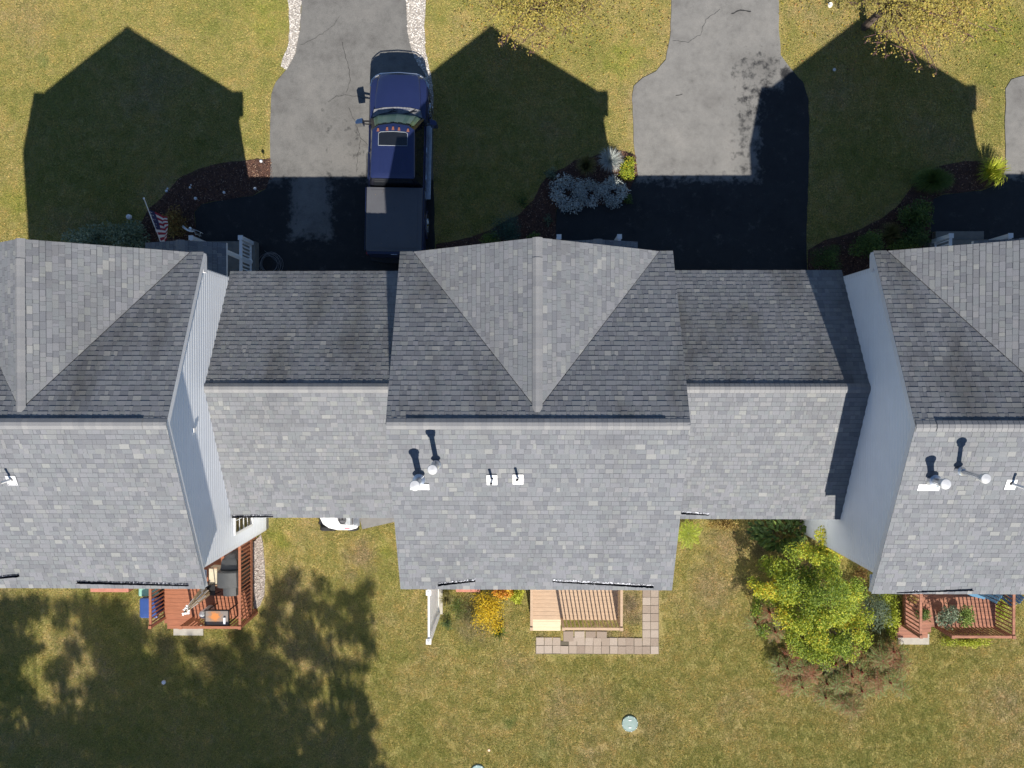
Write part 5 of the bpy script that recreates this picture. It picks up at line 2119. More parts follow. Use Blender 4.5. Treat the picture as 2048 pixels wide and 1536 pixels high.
for i, p in enumerate((MU1, MU2, MU3)):
    pw = wobble(p, .2, .06, 40 + i)
    flat_thing(pw, -.1, .016 + i * .001, 'mulch_bed', mbase)
    rr = random.Random(60 + i)
    mb = MB()
    for x, y in scatter_in(pw, (2800, 3600, 3000)[i], rr):
        L, W = rr.uniform(.025, .07), rr.uniform(.008, .02)
        mt = Matrix.Translation((x, y, .028)) @ Matrix.Rotation(rr.uniform(0, 6.3), 4, 'Z') @ Matrix.Rotation(rr.uniform(-.5, .5), 4, 'Y')
        mb.box((-L / 2, -W / 2, -.006), (L / 2, W / 2, .006), rr.random() ** 1.3, 0, mt)
    mb.build('mulch', mulch_mat, kind='stuff')

# ------------------------------------------------------------------ plants
def leaf_mat(name, stops, transl=.3, rough=.55):
    return tone_mat(name, stops, rough=rough, fine=.08, fscale=40, transl=transl, spec=.35)


LM = {
    'yellow_green': leaf_mat('yellow_green_leaf', [(0, (.08, .14, .02)), (.3, (.23, .31, .035)), (.6, (.41, .47, .045)), (.85, (.66, .55, .05)), (1, (.64, .38, .04))]),
    'autumn': leaf_mat('autumn_leaf', [(0, (.12, .06, .05)), (.25, (.18, .17, .04)), (.5, (.34, .30, .05)), (.75, (.52, .40, .06)), (.9, (.48, .27, .07)), (1, (.40, .19, .10))]),
    'autumn_soft': leaf_mat('soft_autumn_leaf', [(0, (.16, .09, .07)), (.25, (.24, .20, .07)), (.5, (.36, .32, .08)), (.75, (.50, .40, .09)), (.9, (.46, .29, .10)), (1, (.38, .21, .13))]),
    'green': leaf_mat('mid_green_leaf', [(0, (.035, .065, .022)), (.5, (.095, .16, .04)), (1, (.22, .29, .06))]),
    'pale': leaf_mat('pale_variegated_leaf', [(0, (.09, .13, .08)), (.5, (.22, .28, .18)), (1, (.42, .46, .34))]),
    'silver': leaf_mat('silver_leaf', [(0, (.22, .25, .24)), (.5, (.50, .54, .52)), (1, (.80, .83, .80))]),
    'bronze': leaf_mat('bronze_leaf', [(0, (.12, .05, .02)), (.5, (.26, .17, .05)), (1, (.46, .36, .12))]),
    'blue_green': leaf_mat('blue_green_needle', [(0, (.02, .05, .035)), (.5, (.05, .11, .085)), (1, (.12, .21, .16))]),
    'gold': leaf_mat('golden_flower_spike', [(0, (.26, .20, .03)), (.4, (.60, .44, .025)), (.8, (.80, .58, .03)), (1, (.80, .42, .02))]),
    'orange': leaf_mat('orange_yellow_leaf', [(0, (.35, .10, .02)), (.4, (.62, .28, .03)), (.7, (.72, .52, .05)), (1, (.72, .68, .30))]),
    'lime': leaf_mat('lime_leaf', [(0, (.14, .20, .02)), (.5, (.38, .44, .04)), (1, (.66, .66, .10))]),
    'sumac': leaf_mat('sumac_leaflet', [(0, (.30, .08, .045)), (.25, (.26, .14, .06)), (.42, (.17, .16, .05)), (.7, (.16, .22, .06)), (1, (.34, .36, .12))]),
    'dark': leaf_mat('dark_needle_leaf', [(0, (.012, .03, .012)), (.5, (.03, .06, .02)), (1, (.07, .10, .03))], transl=.12),
    'olive': leaf_mat('olive_grass_leaf', [(0, (.09, .08, .035)), (.5, (.17, .17, .06)), (1, (.34, .31, .15))]),
}


def rvec(r):
    while True:
        v = Vector((r.uniform(-1, 1), r.uniform(-1, 1), r.uniform(-1, 1)))
        if .05 < v.length < 1:
            return v.normalized()


def foliage_clumps(mb, clumps, n, L, W, seed, tone_of=None, out=.4, upb=.7):
    """clumps: (centre, (rx,ry,rz), weight, tone bias)"""
    r = random.Random(seed)
    tot = sum(c[2] for c in clumps)
    for c, rad, wt, tb in clumps:
        k = int(n * wt / tot)
        c = Vector(c)
        for _ in range(k):
            v = rvec(r)
            q = r.random() ** .45
            p = c + Vector((v.x * rad[0], v.y * rad[1], v.z * rad[2])) * q
            d = (v * out + rvec(r) + Vector((0, 0, -.1))).normalized()
            nn = (Vector((0, 0, upb)) + rvec(r) * .8 + v * .3).normalized()
            tone = min(1, max(0, tb + r.gauss(0, .16)))
            s = r.uniform(.65, 1.25)
            add_leaf(mb, p, d, nn, L * s, W * s, tone)


def branches(mb, base, tips, r0, seed, segs=4, sag=.1):
    r = random.Random(seed)
    base = Vector(base)
    for t in tips:
        t = Vector(t)
        pts = []
        for i in range(segs + 1):
            f = i / segs
            p = base.lerp(t, f)
            p.z += math.sin(f * PI) * sag * (t - base).length
            p += Vector((r.uniform(-1, 1), r.uniform(-1, 1), r.uniform(-.5, .5))) * .05 * (t - base).length * (0 < i)
            pts.append(p)
        mb.tube(pts, [r0 * (1 - .8 * i / segs) for i in range(segs + 1)], 5)


def bush(name, label, cat, px, py, rpx, rpy, h, lm, n, L, W, seed, group=None, tb=.5, nc=9, hollow=False, zc=.6, tspread=.2):
    """rounded shrub whose crown, seen at height h*zc, covers the given photo ellipse"""
    r = random.Random(seed)
    c = U3(px, py, h * zc)
    k = (CAM_H - h * zc) / FPX
    RX_, RY_ = rpx * k, rpy * k
    o = thing(name, label, cat, (c.x, c.y, 0), group)
    cl = []
    for i in range(nc):
        a = 2 * PI * i / nc + r.uniform(-.3, .3)
        q = r.uniform(.35, .72) if i % 3 else r.uniform(.0, .3)
        if hollow:
            q = r.uniform(.5, .72)
        cx, cy = math.cos(a) * q * RX_, math.sin(a) * q * RY_
        zz = h * (.45 + .35 * (1 - q) + r.uniform(-.05, .1))
        cl.append(((c.x + cx, c.y + cy, zz), (RX_ * .42, RY_ * .42, h * .3), 1, tb + r.uniform(-tspread, tspread)))
    if not hollow:
        cl.append(((c.x, c.y, h * .4), (RX_ * .8, RY_ * .8, h * .4), 2.2, tb - .08))
    mb = MB()
    foliage_clumps(mb, cl, n, L, W, seed + 1)
    mb.build('foliage', LM[lm] if isinstance(lm, str) else lm, o)
    mb = MB()
    branches(mb, (c.x, c.y, -.05), [q[0] for q in cl[:nc]], .022, seed + 2)
    mb.build('stems', M['bark'], o)
    return o


def blades(name, label, px, py, rpx, h, lm, n, W, seed, cat='plant', group=None, rpy=None, droop=1.0, tb=.5):
    """clump of arching blades"""
    r = random.Random(seed)
    c = U3(px, py, h * .4)
    k = (CAM_H - h * .5) / FPX
    R_ = rpx * k
    Ry = (rpy or rpx) * k
    mb = MB()
    for _ in range(n):
        a = r.uniform(0, 2 * PI)
        q = r.random() ** .5
        dirv_ = Vector((math.cos(a) * R_, math.sin(a) * Ry, 0)) * q
        b0 = Vector((c.x, c.y, 0)) + dirv_ * .15
        hh = h * r.uniform(.6, 1.05)
        pts = [b0, b0 + dirv_ * .30 + Vector((0, 0, hh * .62)), b0 + dirv_ * .62 + Vector((0, 0, hh * .95)), b0 + dirv_ * .9 + Vector((0, 0, hh * (.95 - .35 * droop)))]
        s = Vector((-math.sin(a), math.cos(a), 0))
        w = W * r.uniform(.7, 1.2)
        vs, fs = [], []
        for i, p in enumerate(pts[:-1]):
            ww = w * (1 - i * .2)
            vs += [p + s * ww * .5, p - s * ww * .5]
        vs.append(pts[-1])
        fs = [(0, 1, 3, 2), (2, 3, 5, 4), (4, 5, 6)]
        mb.add(vs, fs, min(1, max(0, tb + r.gauss(0, .2))))
    o = mb.build(name, LM[lm], None, org=(c.x, c.y, 0), label=label, cat=cat, group=group)
    return o


# front of the left house
bush('variegated_shrub', 'wide pale variegated shrub under the left gable, farther from the flag', 'shrub', 175, 480, 55, 32, 1.0, 'pale', 2600, .11, .045, 101, 'pale shrubs left of the flag')
bush('variegated_shrub', 'pale variegated shrub touching the flag pole side', 'shrub', 252, 472, 52, 34, 1.1, 'pale', 2600, .11, .045, 102, 'pale shrubs left of the flag', tb=.45)
bush('bronze_shrub', 'bronze and yellow tinged shrub right of the flag', 'shrub', 345, 447, 36, 34, .9, 'bronze', 1800, .075, .045, 103)
# front of the middle house
bush('silver_plant', 'largest silver leaved mound, left one of the three by the walkway', 'plant', 1136, 388, 38, 38, .45, 'silver', 2300, .08, .035, 110, 'silver leaved mounds', hollow=True, nc=12, tb=.55)
bush('silver_plant', 'middle silver leaved mound with an open brown centre', 'plant', 1177, 384, 26, 30, .40, 'silver', 1300, .08, .03, 111, 'silver leaved mounds', hollow=True, nc=9, tb=.55)
bush('silver_plant', 'silver leaved mound nearest the right driveway', 'plant', 1226, 383, 31, 32, .42, 'silver', 1800, .08, .033, 112, 'silver leaved mounds', hollow=True, nc=11, tb=.55)
blades('silver_grass', 'spiky pale silver grass clump half lit at the driveway edge', 1220, 321, 29, .35, 'silver', 620, .012, 113, droop=.8)
blades('brown_grass', 'upright olive brown grass clump above the silver mounds', 1172, 333, 24, .7, 'olive', 420, .014, 114, droop=.6)
bush('grey_plant', 'small grey green mound at the edge of the middle mulch bed', 'plant', 1102, 347, 14, 13, .3, 'pale', 420, .06, .03, 115, tb=.35)
bush('groundcover_plant', 'sunlit yellow green groundcover beside the right driveway', 'plant', 1255, 338, 20, 30, .25, 'yellow_green', 1900, .05, .032, 116, tb=.55, tspread=.08)
bush('spruce_shrub', 'blue green dwarf spruce by the middle front wall', 'shrub', 1015, 460, 37, 32, 1.1, 'blue_green', 4200, .07, .014, 117)
bush('light_green_shrub', 'yellowish green shrub tucked left of the dwarf spruce', 'shrub', 982, 478, 24, 18, .8, 'green', 1200, .05, .03, 118, tb=.75)
bush('weed', 'small leafy weed in the middle mulch bed beside the walkway', 'plant', 1096, 440, 11, 14, .25, 'pale', 200, .06, .03, 119, tb=.2)
bush('weed', 'low green weed at the lawn edge of the middle mulch bed', 'plant', 1045, 403, 14, 14, .2, 'green', 260, .06, .025, 120, tb=.6)
bush('green_plant', 'thin green plant at the foot of the right-hand silver mound', 'plant', 1256, 398, 11, 12, .3, 'green', 260, .06, .03, 121, tb=.6)
bush('leafy_plant', 'low leafy plant between the dwarf spruce and the middle porch', 'plant', 1068, 475, 14, 12, .4, 'green', 320, .08, .04, 122, tb=.55)
# front of the right house
blades('grass_mound', 'dark green fine grass mound in the shadow of the right house', 1862, 362, 48, .5, 'green', 2300, .010, 130, rpy=30, droop=1.1, tb=.62)
blades('daylily', 'sunlit yellow green daylily beside the far right driveway', 1982, 344, 34, .7, 'lime', 240, .028, 131, rpy=38, droop=1.0, tb=.55)
bush('flowering_shrub', 'dark glossy shrub with few white blooms by the far right walkway', 'shrub', 1832, 432, 34, 36, 1.0, 'green', 2200, .09, .045, 132, tb=.32)
bush('flowering_shrub', 'lower dark shrub just left of the right porch railing', 'shrub', 1828, 476, 32, 20, 1.1, 'green', 1500, .09, .045, 133, tb=.25)
bush('round_shrub', 'round dark green shrub at the garage corner, next to the right driveway', 'shrub', 1655, 515, 36, 30, .9, 'green', 2600, .05, .028, 134, tb=.35)
bush('round_shrub', 'taller green shrub between the round one and the grassy clump', 'shrub', 1738, 490, 36, 32, 1.1, 'green', 2600, .07, .04, 135, tb=.5)
blades('arching_grass', 'arching olive grass clump between two green shrubs, right house', 1778, 468, 26, .8, 'olive', 320, .016, 136, tb=.55)
bush('fern_shrub', 'light green feathery shrub left of the right porch', 'shrub', 1808, 490, 34, 16, .8, 'green', 1300, .10, .035, 137, tb=.8)

# behind the houses
def compound_leaf(mb, base, d, L, npairs, lw, ll, r, tone, droop=.5):
    """pinnate frond: rachis with leaflet pairs"""
    d = d.normalized()
    side = d.cross(Vector((0, 0, 1)))
    side = side.normalized() if side.length > 1e-4 else Vector((1, 0, 0))
    prev = base
    for i in range(npairs + 1):
        f = i / npairs
        p = base + d * (L * f) + Vector((0, 0, -droop * L * f * f * .6))
        if i:
            mb.bar(prev, p, .007, .005, .1)
            for s in (-1, 1):
                ld = (side * s + d * .45 + Vector((0, 0, -.25 + r.uniform(-.15, .15)))).normalized()
                ln = ll * math.sin(PI * (.18 + .72 * f)) * r.uniform(.85, 1.1)
                add_leaf(mb, p, ld, Vector((0, 0, 1)) + rvec(r) * .25, ln, lw, min(1, max(0, tone + r.gauss(0, .1))))
        prev = p


def fern(name, label, px, py, rpx, h, lm, nf, seed, cat='plant', tb=.6, group=None):
    r = random.Random(seed)
    c = U3(px, py, h)
    R_ = rpx * (CAM_H - h) / FPX
    o = thing(name, label, cat, (c.x, c.y, 0), group)
    mb = MB()
    for k in range(nf):
        a = 2 * PI * k / nf + r.uniform(-.15, .15)
        compound_leaf(mb, Vector((c.x, c.y, h * .8)), Vector((math.cos(a), math.sin(a), .35)), R_ * r.uniform(.8, 1.1), 11, .035, .15, r, tb)
    mb.build('fronds', LM[lm], o)
    mb = MB()
    mb.tube([(c.x, c.y, -.05), (c.x, c.y, h * .8)], .02, 6)
    mb.build('stem', M['bark'], o)


fern('fern', 'bright green palm-like fern at the rear corner of the middle house', 1378, 1070, 30, .6, 'lime', 15, 140, tb=.35)
bush('autumn_groundcover', 'low red and yellow tinged groundcover along the garage rear wall', 'plant', 1450, 1050, 42, 12, .3, 'bronze', 1000, .06, .04, 141, tb=.7)


def big_leaf_bush():
    r = random.Random(150)
    c = U3(1566, 1068, .9)
    o = thing('broadleaf_shrub', 'green shrub with large broad leaves under the right garage eave', 'shrub', (c.x, c.y, 0))
    mb = MB()
    for k in range(420):
        v = rvec(r)
        v.z = abs(v.z)
        p = Vector((c.x, c.y, .35)) + Vector((v.x * .95, v.y * .62, v.z * .75)) * r.uniform(.65, 1)
        d = Vector((v.x, v.y, -.25)).normalized() + rvec(r) * .4
        add_leaf(mb, p, d.normalized(), Vector((0, 0, 1)) + v * .5 + rvec(r) * .3, .22, .12, min(1, max(0, .45 + r.gauss(0, .2))))
    mb.build('foliage', LM['green'], o)
    mb = MB()
    branches(mb, (c.x, c.y, 0), [(c.x + math.cos(a) * .6, c.y + math.sin(a) * .4, .8) for a in (0, 1, 2, 3, 4, 5)], .02, 151)
    mb.build('stems', M['bark'], o)


big_leaf_bush()
# pale pad with creeper behind the right garage
a, b_ = U(1612, 1062, .15), U(1690, 1036, .15)
dashbox('concrete_pad', 'pale cream concrete pad by the shaded wall of the right house', 'slab', (a[0], a[1], -.05), (b_[0], b_[1] + .4, .15), M['pale_conc'])
bush('creeper', 'thin creeper with scattered leaves climbing over the cream pad', 'plant', 1672, 1060, 20, 24, 1.2, 'green', 260, .07, .05, 152, tb=.4)


def big_bush():
    """main multi-stemmed shrub with yellow tips"""
    r = random.Random(160)
    c = U3(1612, 1190, 1.4)
    o = thing('large_shrub', 'large yellow green shrub beside the shaded wall of the right house', 'shrub', (c.x, c.y, 0))
    spots = [(1635, 1095, 2.2, 34, .62), (1668, 1120, 2.2, 34, .66), (1612, 1120, 2.0, 36, .58), (1575, 1130, 1.6, 34, .42), (1648, 1160, 2.4, 44, .42), (1690, 1165, 1.9, 34, .5), (1610, 1170, 2.2, 42, .40),
             (1548, 1168, 1.5, 34, .86), (1536, 1195, 1.3, 28, .60), (1560, 1205, 1.6, 38, .62), (1590, 1215, 1.9, 40, .60), (1650, 1210, 2.1, 46, .55), (1700, 1205, 1.7, 36, .45), (1620, 1245, 1.7, 42, .58),
             (1575, 1250, 1.3, 34, .5), (1660, 1258, 1.6, 42, .48), (1700, 1250, 1.3, 32, .68), (1620, 1285, 1.2, 34, .42), (1655, 1290, 1.1, 32, .38), (1640, 1310, .9, 28, .55), (1540, 1140, 1.2, 24, .5), (1725, 1230, 1.2, 28, .7), (1515, 1165, 1.0, 18, .7), (1512, 1215, .9, 20, .35), (1540, 1255, .9, 26, .3), (1685, 1290, 1.0, 28, .4), (1715, 1275, .9, 24, .45)]
    cl = []
    for px, py, z, rp, tb in spots:
        p = U3(px, py, z)
        k = (CAM_H - z) / FPX * rp
        for _q in range(4):
            v = rvec(r)
            kk = k * r.uniform(.42, .68)
            cl.append((p + Vector((v.x * k * .8, v.y * k * .8, v.z * k * .7)), (kk, kk, kk * .7), rp * rp, tb - .10 + r.uniform(-.2, .2)))
    mb = MB()
    foliage_clumps(mb, cl, 36000, .070, .046, 161, upb=1.0)
    mb.build('foliage', LM['yellow_green'], o)
    mb = MB()
    for k in range(5):
        base = Vector((c.x + r.uniform(-.3, .3), c.y + r.uniform(-.3, .3), -.05))
        branches(mb, base, [q[0] for q in cl[k * 3::15]], .03, 162 + k)
    mb.build('stems', M['bark'], o)


big_bush()


def sumac(px, py, h, rpx, ntips, seed, label, tb=.55):
    r = random.Random(seed)
    c = U3(px, py, h)
    o = thing('sumac', label, 'shrub', (c.x, c.y, 0), 'sumac stems in front of the large shrub')
    lv, fr, stm = MB(), MB(), MB()
    k_ = (CAM_H - h) / FPX
    for i in range(ntips):
        a = r.uniform(0, 2 * PI)
        q = math.sqrt(r.random()) * rpx * k_ * .72
        hh = h * r.uniform(.55, 1.05)
        tip = Vector((c.x + math.cos(a) * q, c.y + math.sin(a) * q * .8, hh))
        branches(stm, (c.x + math.cos(a) * q * .45, c.y + math.sin(a) * q * .4, -.05), [tip], .018, seed + i, sag=.02)
        nf = r.randint(7, 10)
        tone = tb + r.uniform(-.28, .2)
        for k in range(nf):
            b = 2 * PI * k / nf + r.uniform(-.2, .2)
            compound_leaf(lv, tip, Vector((math.cos(b), math.sin(b), r.uniform(.1, .5))), r.uniform(.34, .52), 9, .030, .115, r, tone, .8)
        if r.random() < .55:
            fr.lathe(tip, [(.02, -.02), (.04, .04), (.03, .10), (.005, .15)], 7)
    lv.build('foliage', LM['sumac'], o)
    stm.build('stems', M['twig'], o)
    if fr.v:
        fr.build('fruit_heads', pmat('red_fruit', (.26, .05, .03), .8, var=.3, scale=40), o)


sumac(1545, 1240, 1.2, 50, 14, 170, 'dark leaved sumac at the left foot of the large shrub', .5)
sumac(1596, 1345, .9, 66, 19, 171, 'reddish sumac stems in the lawn below the large shrub, leftmost of the lower thicket', .42)
sumac(1690, 1385, .9, 66, 20, 172, 'sumac with brightest red fruit heads, at the bottom tip of the thicket', .45)
sumac(1778, 1345, 1.0, 74, 24, 173, 'spreading green and red sumac below the pale concrete step of the right deck', .5)
sumac(1690, 1325, .9, 58, 18, 174, 'sumac stems directly below the large shrub, in the middle of the thicket', .55)
bush('juniper', 'grey green wispy shrub between the large shrub and the right deck', 'shrub', 1752, 1222, 34, 50, 1.1, 'pale', 1700, .12, .02, 180, tb=.25)
bush('lime_shrub', 'lime yellow shrub touching the left edge of the right deck', 'shrub', 1783, 1235, 18, 40, .8, 'lime', 1700, .07, .035, 181, tb=.5)
bush('lime_plant', 'low lime yellow plants growing along the front rail of the right deck', 'plant', 1935, 1283, 55, 14, .3, 'lime', 1500, .07, .035, 182, tb=.55)
bush('lime_shrub', 'pale green shrub at the deck corner below the roof eave, right yard', 'shrub', 1775, 1195, 24, 18, .7, 'lime', 900, .06, .03, 183, tb=.3)
bush('lime_plant', 'yellow green plants under the open side rail of the right deck', 'plant', 2003, 1220, 18, 30, .25, 'lime', 700, .06, .03, 184, tb=.45)
bush('red_plant', 'small reddish plant against the house corner, right of the large shrub', 'plant', 1722, 1150, 16, 20, .6, 'bronze', 500, .06, .035, 185, tb=.4)

# potted plants on the right deck
def potted(px, py, z, rpx, h, lm, label, seed, n=700, tb=.5, L=.09):
    r = random.Random(seed)
    c = U3(px, py, z + h)
    k = (CAM_H - z - h) / FPX * rpx
    o = thing('potted_plant', label, 'plant', (c.x, c.y, z), 'potted plants on the right deck')
    mb = MB()
    mb.lathe((c.x, c.y, z), [(.10, 0), (.14, .22), (.155, .22), (.155, .26), (.13, .26), (.12, .24)], 14)
    mb.build('pot', pmat('clay_pot', (.20, .11, .07), .8), o, smooth=True)
    cl = [((c.x + r.uniform(-.5, .5) * k, c.y + r.uniform(-.6, .6) * k, z + h * r.uniform(.6, 1)), (k * .6, k * .6, h * .3), 1, tb + r.uniform(-.2, .2)) for _ in range(7)]
    mb = MB()
    foliage_clumps(mb, cl, n, L, L * .45, seed)
    mb.build('foliage', LM[lm], o)


potted(1851, 1237, ZF * .45, 16, .55, 'green', 'leafy pot plant on the steps of the right deck, beside the stair rail', 190, 500, .6)
potted(1902, 1240, ZF, 27, .7, 'pale', 'pale striped leafy pot plant in the left part of the right deck', 191, 1100, .45)
potted(1940, 1240, ZF, 20, .9, 'green', 'green and yellow pot plant at the middle of the right deck', 192, 800, .95)
potted(1828, 1200, ZF, 10, .3, 'bronze', 'small orange brown pot plant left of the stair rail on the right deck', 193, 200, .9)

# garden patch behind the middle house
bush('goldenrod', 'golden yellow flowering plant in the bed behind the middle house', 'plant', 978, 1220, 46, 48, .75, 'gold', 3600, .06, .026, 200, tb=.5, nc=13)
bush('orange_shrub', 'orange and yellow leaved shrub under the eave, left of the tan deck', 'shrub', 1006, 1184, 26, 13, .8, 'orange', 1100, .08, .05, 201, tb=.45)
bush('variegated_plant', 'cream edged green plant between the orange shrub and tan deck', 'plant', 1030, 1192, 20, 14, .5, 'lime', 800, .09, .04, 202, tb=.8)
blades('iris_clump', 'dark green strap leaved clump at the foot of the goldenrod', 998, 1264, 20, .35, 'green', 60, .03, 203, tb=.6)
blades('straw_grass', 'yellow straw grass tuft against the white fence', 893, 1198, 17, .4, 'olive', 260, .012, 204, tb=.8)
bush('weed', 'dark green weed near the lower end of the white fence', 'plant', 893, 1248, 15, 13, .25, 'green', 420, .05, .02, 205, tb=.3)
bush('dry_plant', 'low dry brown growth filling the bed left of the tan deck', 'plant', 950, 1225, 62, 40, .16, 'olive', 2600, .09, .012, 206, tb=.45, nc=16)
bush('grass_clump', 'coarse green tuft above the lower part of the middle bed', 'plant', 915, 1215, 26, 30, .18, 'green', 900, .07, .012, 207, tb=.9)

# ------------------------------------------------------------------ trees reaching in at the top
def edge_tree(label, px, py, z, spots, n, seed, lm='autumn', tb=.55):
    r = random.Random(seed)
    c = U3(px, py, z)
    o = thing('tree', label, 'tree', (c.x, c.y, 0), 'yellowing trees at the top edge')
    cl = []
    for sx, sy, sz, rp, w, t in spots:
        p = U3(sx, sy, sz)
        k = (CAM_H - sz) / FPX * rp
        cl.append((p, (k, k, k * .6), rp * rp * w, t))
    mb = MB()
    foliage_clumps(mb, cl, int(n * 1.5), .068, .045, seed, upb=.9)
    mb.build('crown', LM[lm], o)
    mb = MB()
    mb.tube([(c.x, c.y, -.1), (c.x + .05, c.y, z * .35), (c.x, c.y + .05, z * .8)], [.14, .11, .05], 9)
    mb.build('trunk', M['bark'], o)
    mb = MB()
    branches(mb, (c.x, c.y, z * .4), [q[0] for q in cl], .035, seed, 5, .05)
    for q in cl:
        branches(mb, q[0], [q[0] + Vector((r.uniform(-1, 1) * q[1][0], r.uniform(-1, .4) * q[1][1], r.uniform(-.1, .2))) for _ in range(7)], .012, seed + 5, 3, .02)
    mb.build('branches', M['twig'], o)


e1 = [(1085, -60, 3.4, 60, .9, .55), (1010, -40, 3.0, 42, .8, .5), (1150, -45, 3.0, 46, .8, .5), (1060, 10, 2.8, 44, .6, .55), (1120, 12, 2.8, 42, .6, .5), (1000, 15, 2.4, 30, .5, .5), (1165, 20, 2.4, 32, .4, .35), (1040, 48, 2.3, 30, .42, .6),
      (1085, 50, 2.3, 30, .35, .42), (1130, 55, 2.0, 26, .25, .4), (1015, 70, 2.2, 18, .22, .7), (1080, 88, 2.1, 18, .22, .7), (1050, 80, 2.1, 16, .15, .4), (1062, 104, 2.2, 9, .2, .75), (1003, 84, 2.2, 9, .2, .75), (1028, 92, 2.2, 8, .2, .7), (1190, -10, 2.2, 34, .4, .4), (975, -20, 2.4, 26, .4, .5)]
edge_tree('sparse yellowing tree at the top edge, left of the right driveway', 1085, -60, 3.4, [(a, b, c, d, e * (2.0 if b > 5 else 1), f) for a, b, c, d, e, f in e1], 5600, 210, lm='autumn_soft')
e2 = [(1860, -80, 4.2, 90, 1, .5), (1780, -40, 3.6, 60, .9, .42), (1930, -50, 3.6, 62, .9, .62), (1735, -10, 3.0, 40, .6, .4), (1800, 15, 3.2, 46, .8, .45), (1860, 25, 3.3, 50, .9, .62), (1920, 25, 3.2, 46, .8, .66), (1975, 5, 3.0, 44, .6, .6), (2010, -30, 2.8, 40, .5, .5),
      (1700, 5, 2.4, 24, .4, .35), (1830, 60, 2.9, 34, .6, .58), (1885, 70, 2.9, 34, .6, .62), (1940, 70, 2.8, 30, .45, .6), (1780, 60, 2.7, 26, .4, .5), (1985, 55, 2.5, 24, .3, .55), (1760, 85, 2.6, 16, .3, .6), (1800, 95, 2.6, 20, .35, .6), (1850, 95, 2.6, 18, .3, .7),
      (1735, 80, 2.6, 8, .35, .65), (1750, 105, 2.6, 7, .35, .65), (1772, 112, 2.5, 8, .3, .6), (1815, 120, 2.5, 9, .3, .6), (1836, 136, 2.4, 9, .3, .6), (1862, 130, 2.4, 8, .25, .6), (1872, 148, 2.3, 5, .4, .7), (1822, 104, 2.6, 10, .3, .88)]
edge_tree('bigger bright yellow tree at the top edge, over the shadow of the right house', 1860, -80, 4.2, e2, 9800, 220, lm='autumn_soft', tb=.6)

# ------------------------------------------------------------------ tall trees beyond the lower edge (their shade falls on the back lawn)
def shade_tree(label, h, blobs, trunk_px, seed):
    """blobs: patches of shade (photo px on the ground) thrown by crown clumps at about height h"""
    r = random.Random(seed)
    cl = []
    for (px, py, rp) in blobs:
        g = U3(px, py, 0)
        hh = h + r.uniform(-1.8, 1.8)
        c = g + Vector((SUNV.x, SUNV.y, SUNV.z)) * (hh / SUNV.z)
        k = rp * CAM_H / FPX
        cl.append((c, (k * 1.05, k * .72, k * .5), rp * rp, .5 + r.uniform(-.2, .2)))
    cx = sum(c[0].x for c in cl) / len(cl)
    cy = sum(c[0].y for c in cl) / len(cl)
    o = thing('shade_tree', label, 'tree', (cx, cy - 1, 0), 'tall trees beyond the back lawn')
    mb = MB()
    n = int(sum((c[1][0]) ** 2 for c in cl) * 620)
    foliage_clumps(mb, cl, n, .22, .15, seed, out=.3)
    mb.build('crown', LM['dark'], o)
    mb = MB()
    mb.tube([(cx, cy - 1, -.2), (cx + .1, cy - .9, h * .45), (cx, cy - .8, h * 1.0)], [.30, .22, .08], 10)
    mb.build('trunk', M['bark'], o)
    mb = MB()
    branches(mb, (cx, cy - .9, h * .5), [c[0] for c in cl], .07, seed, 5, .02)
    mb.build('branches', M['bark'], o)


shade_tree('tall dark tree out beyond the lower left, farthest left of the shade trees', 13, [(-60, 1230, 70), (25, 1225, 42), (75, 1210, 30), (-20, 1330, 60), (30, 1380, 40), (-40, 1450, 80), (40, 1490, 60), (95, 1440, 38), (120, 1500, 50), (10, 1560, 90), (115, 1340, 30), (60, 1290, 24), (150, 1570, 60), (30, 1300, 30), (130, 1215, 22), (90, 1560, 60), (10, 1260, 30), (70, 1420, 30), (120, 1240, 18)], None, 301)
shade_tree('tall dark tree whose shade covers the lawn left of the red deck', 14, [(225, 1225, 38), (262, 1265, 42), (180, 1255, 26), (210, 1310, 30), (255, 1330, 48), (195, 1380, 36), (270, 1400, 56), (215, 1440, 52), (290, 1470, 64), (190, 1500, 48), (240, 1560, 80), (330, 1330, 40), (150, 1300, 22), (135, 1390, 22), (170, 1210, 26), (200, 1270, 30), (300, 1350, 42), (330, 1290, 28), (160, 1445, 40), (330, 1400, 40), (230, 1360, 40), (130, 1480, 40)], None, 302)
shade_tree('tall dark tree whose dense shade lies below the red deck', 14.5, [(350, 1430, 62), (400, 1490, 70), (470, 1470, 62), (460, 1380, 55), (520, 1400, 52), (440, 1320, 34), (510, 1320, 44), (380, 1370, 40), (440, 1430, 60), (390, 1290, 26), (330, 1480, 50), (370, 1560, 90), (480, 1560, 90), (540, 1480, 52), (560, 1345, 30), (480, 1275, 26), (540, 1270, 28), (550, 1560, 60)], None, 303)
shade_tree('tall dark tree whose ragged shade reaches toward the garage', 13.5, [(565, 1180, 26), (585, 1150, 17), (610, 1205, 24), (640, 1170, 20), (655, 1225, 30), (600, 1250, 30), (690, 1195, 22), (715, 1215, 27), (728, 1180, 16), (738, 1165, 10), (625, 1290, 28), (690, 1265, 26), (725, 1260, 24), (738, 1295, 16), (655, 1320, 24), (590, 1300, 26), (700, 1330, 18), (545, 1225, 26), (725, 1335, 12)], None, 304)
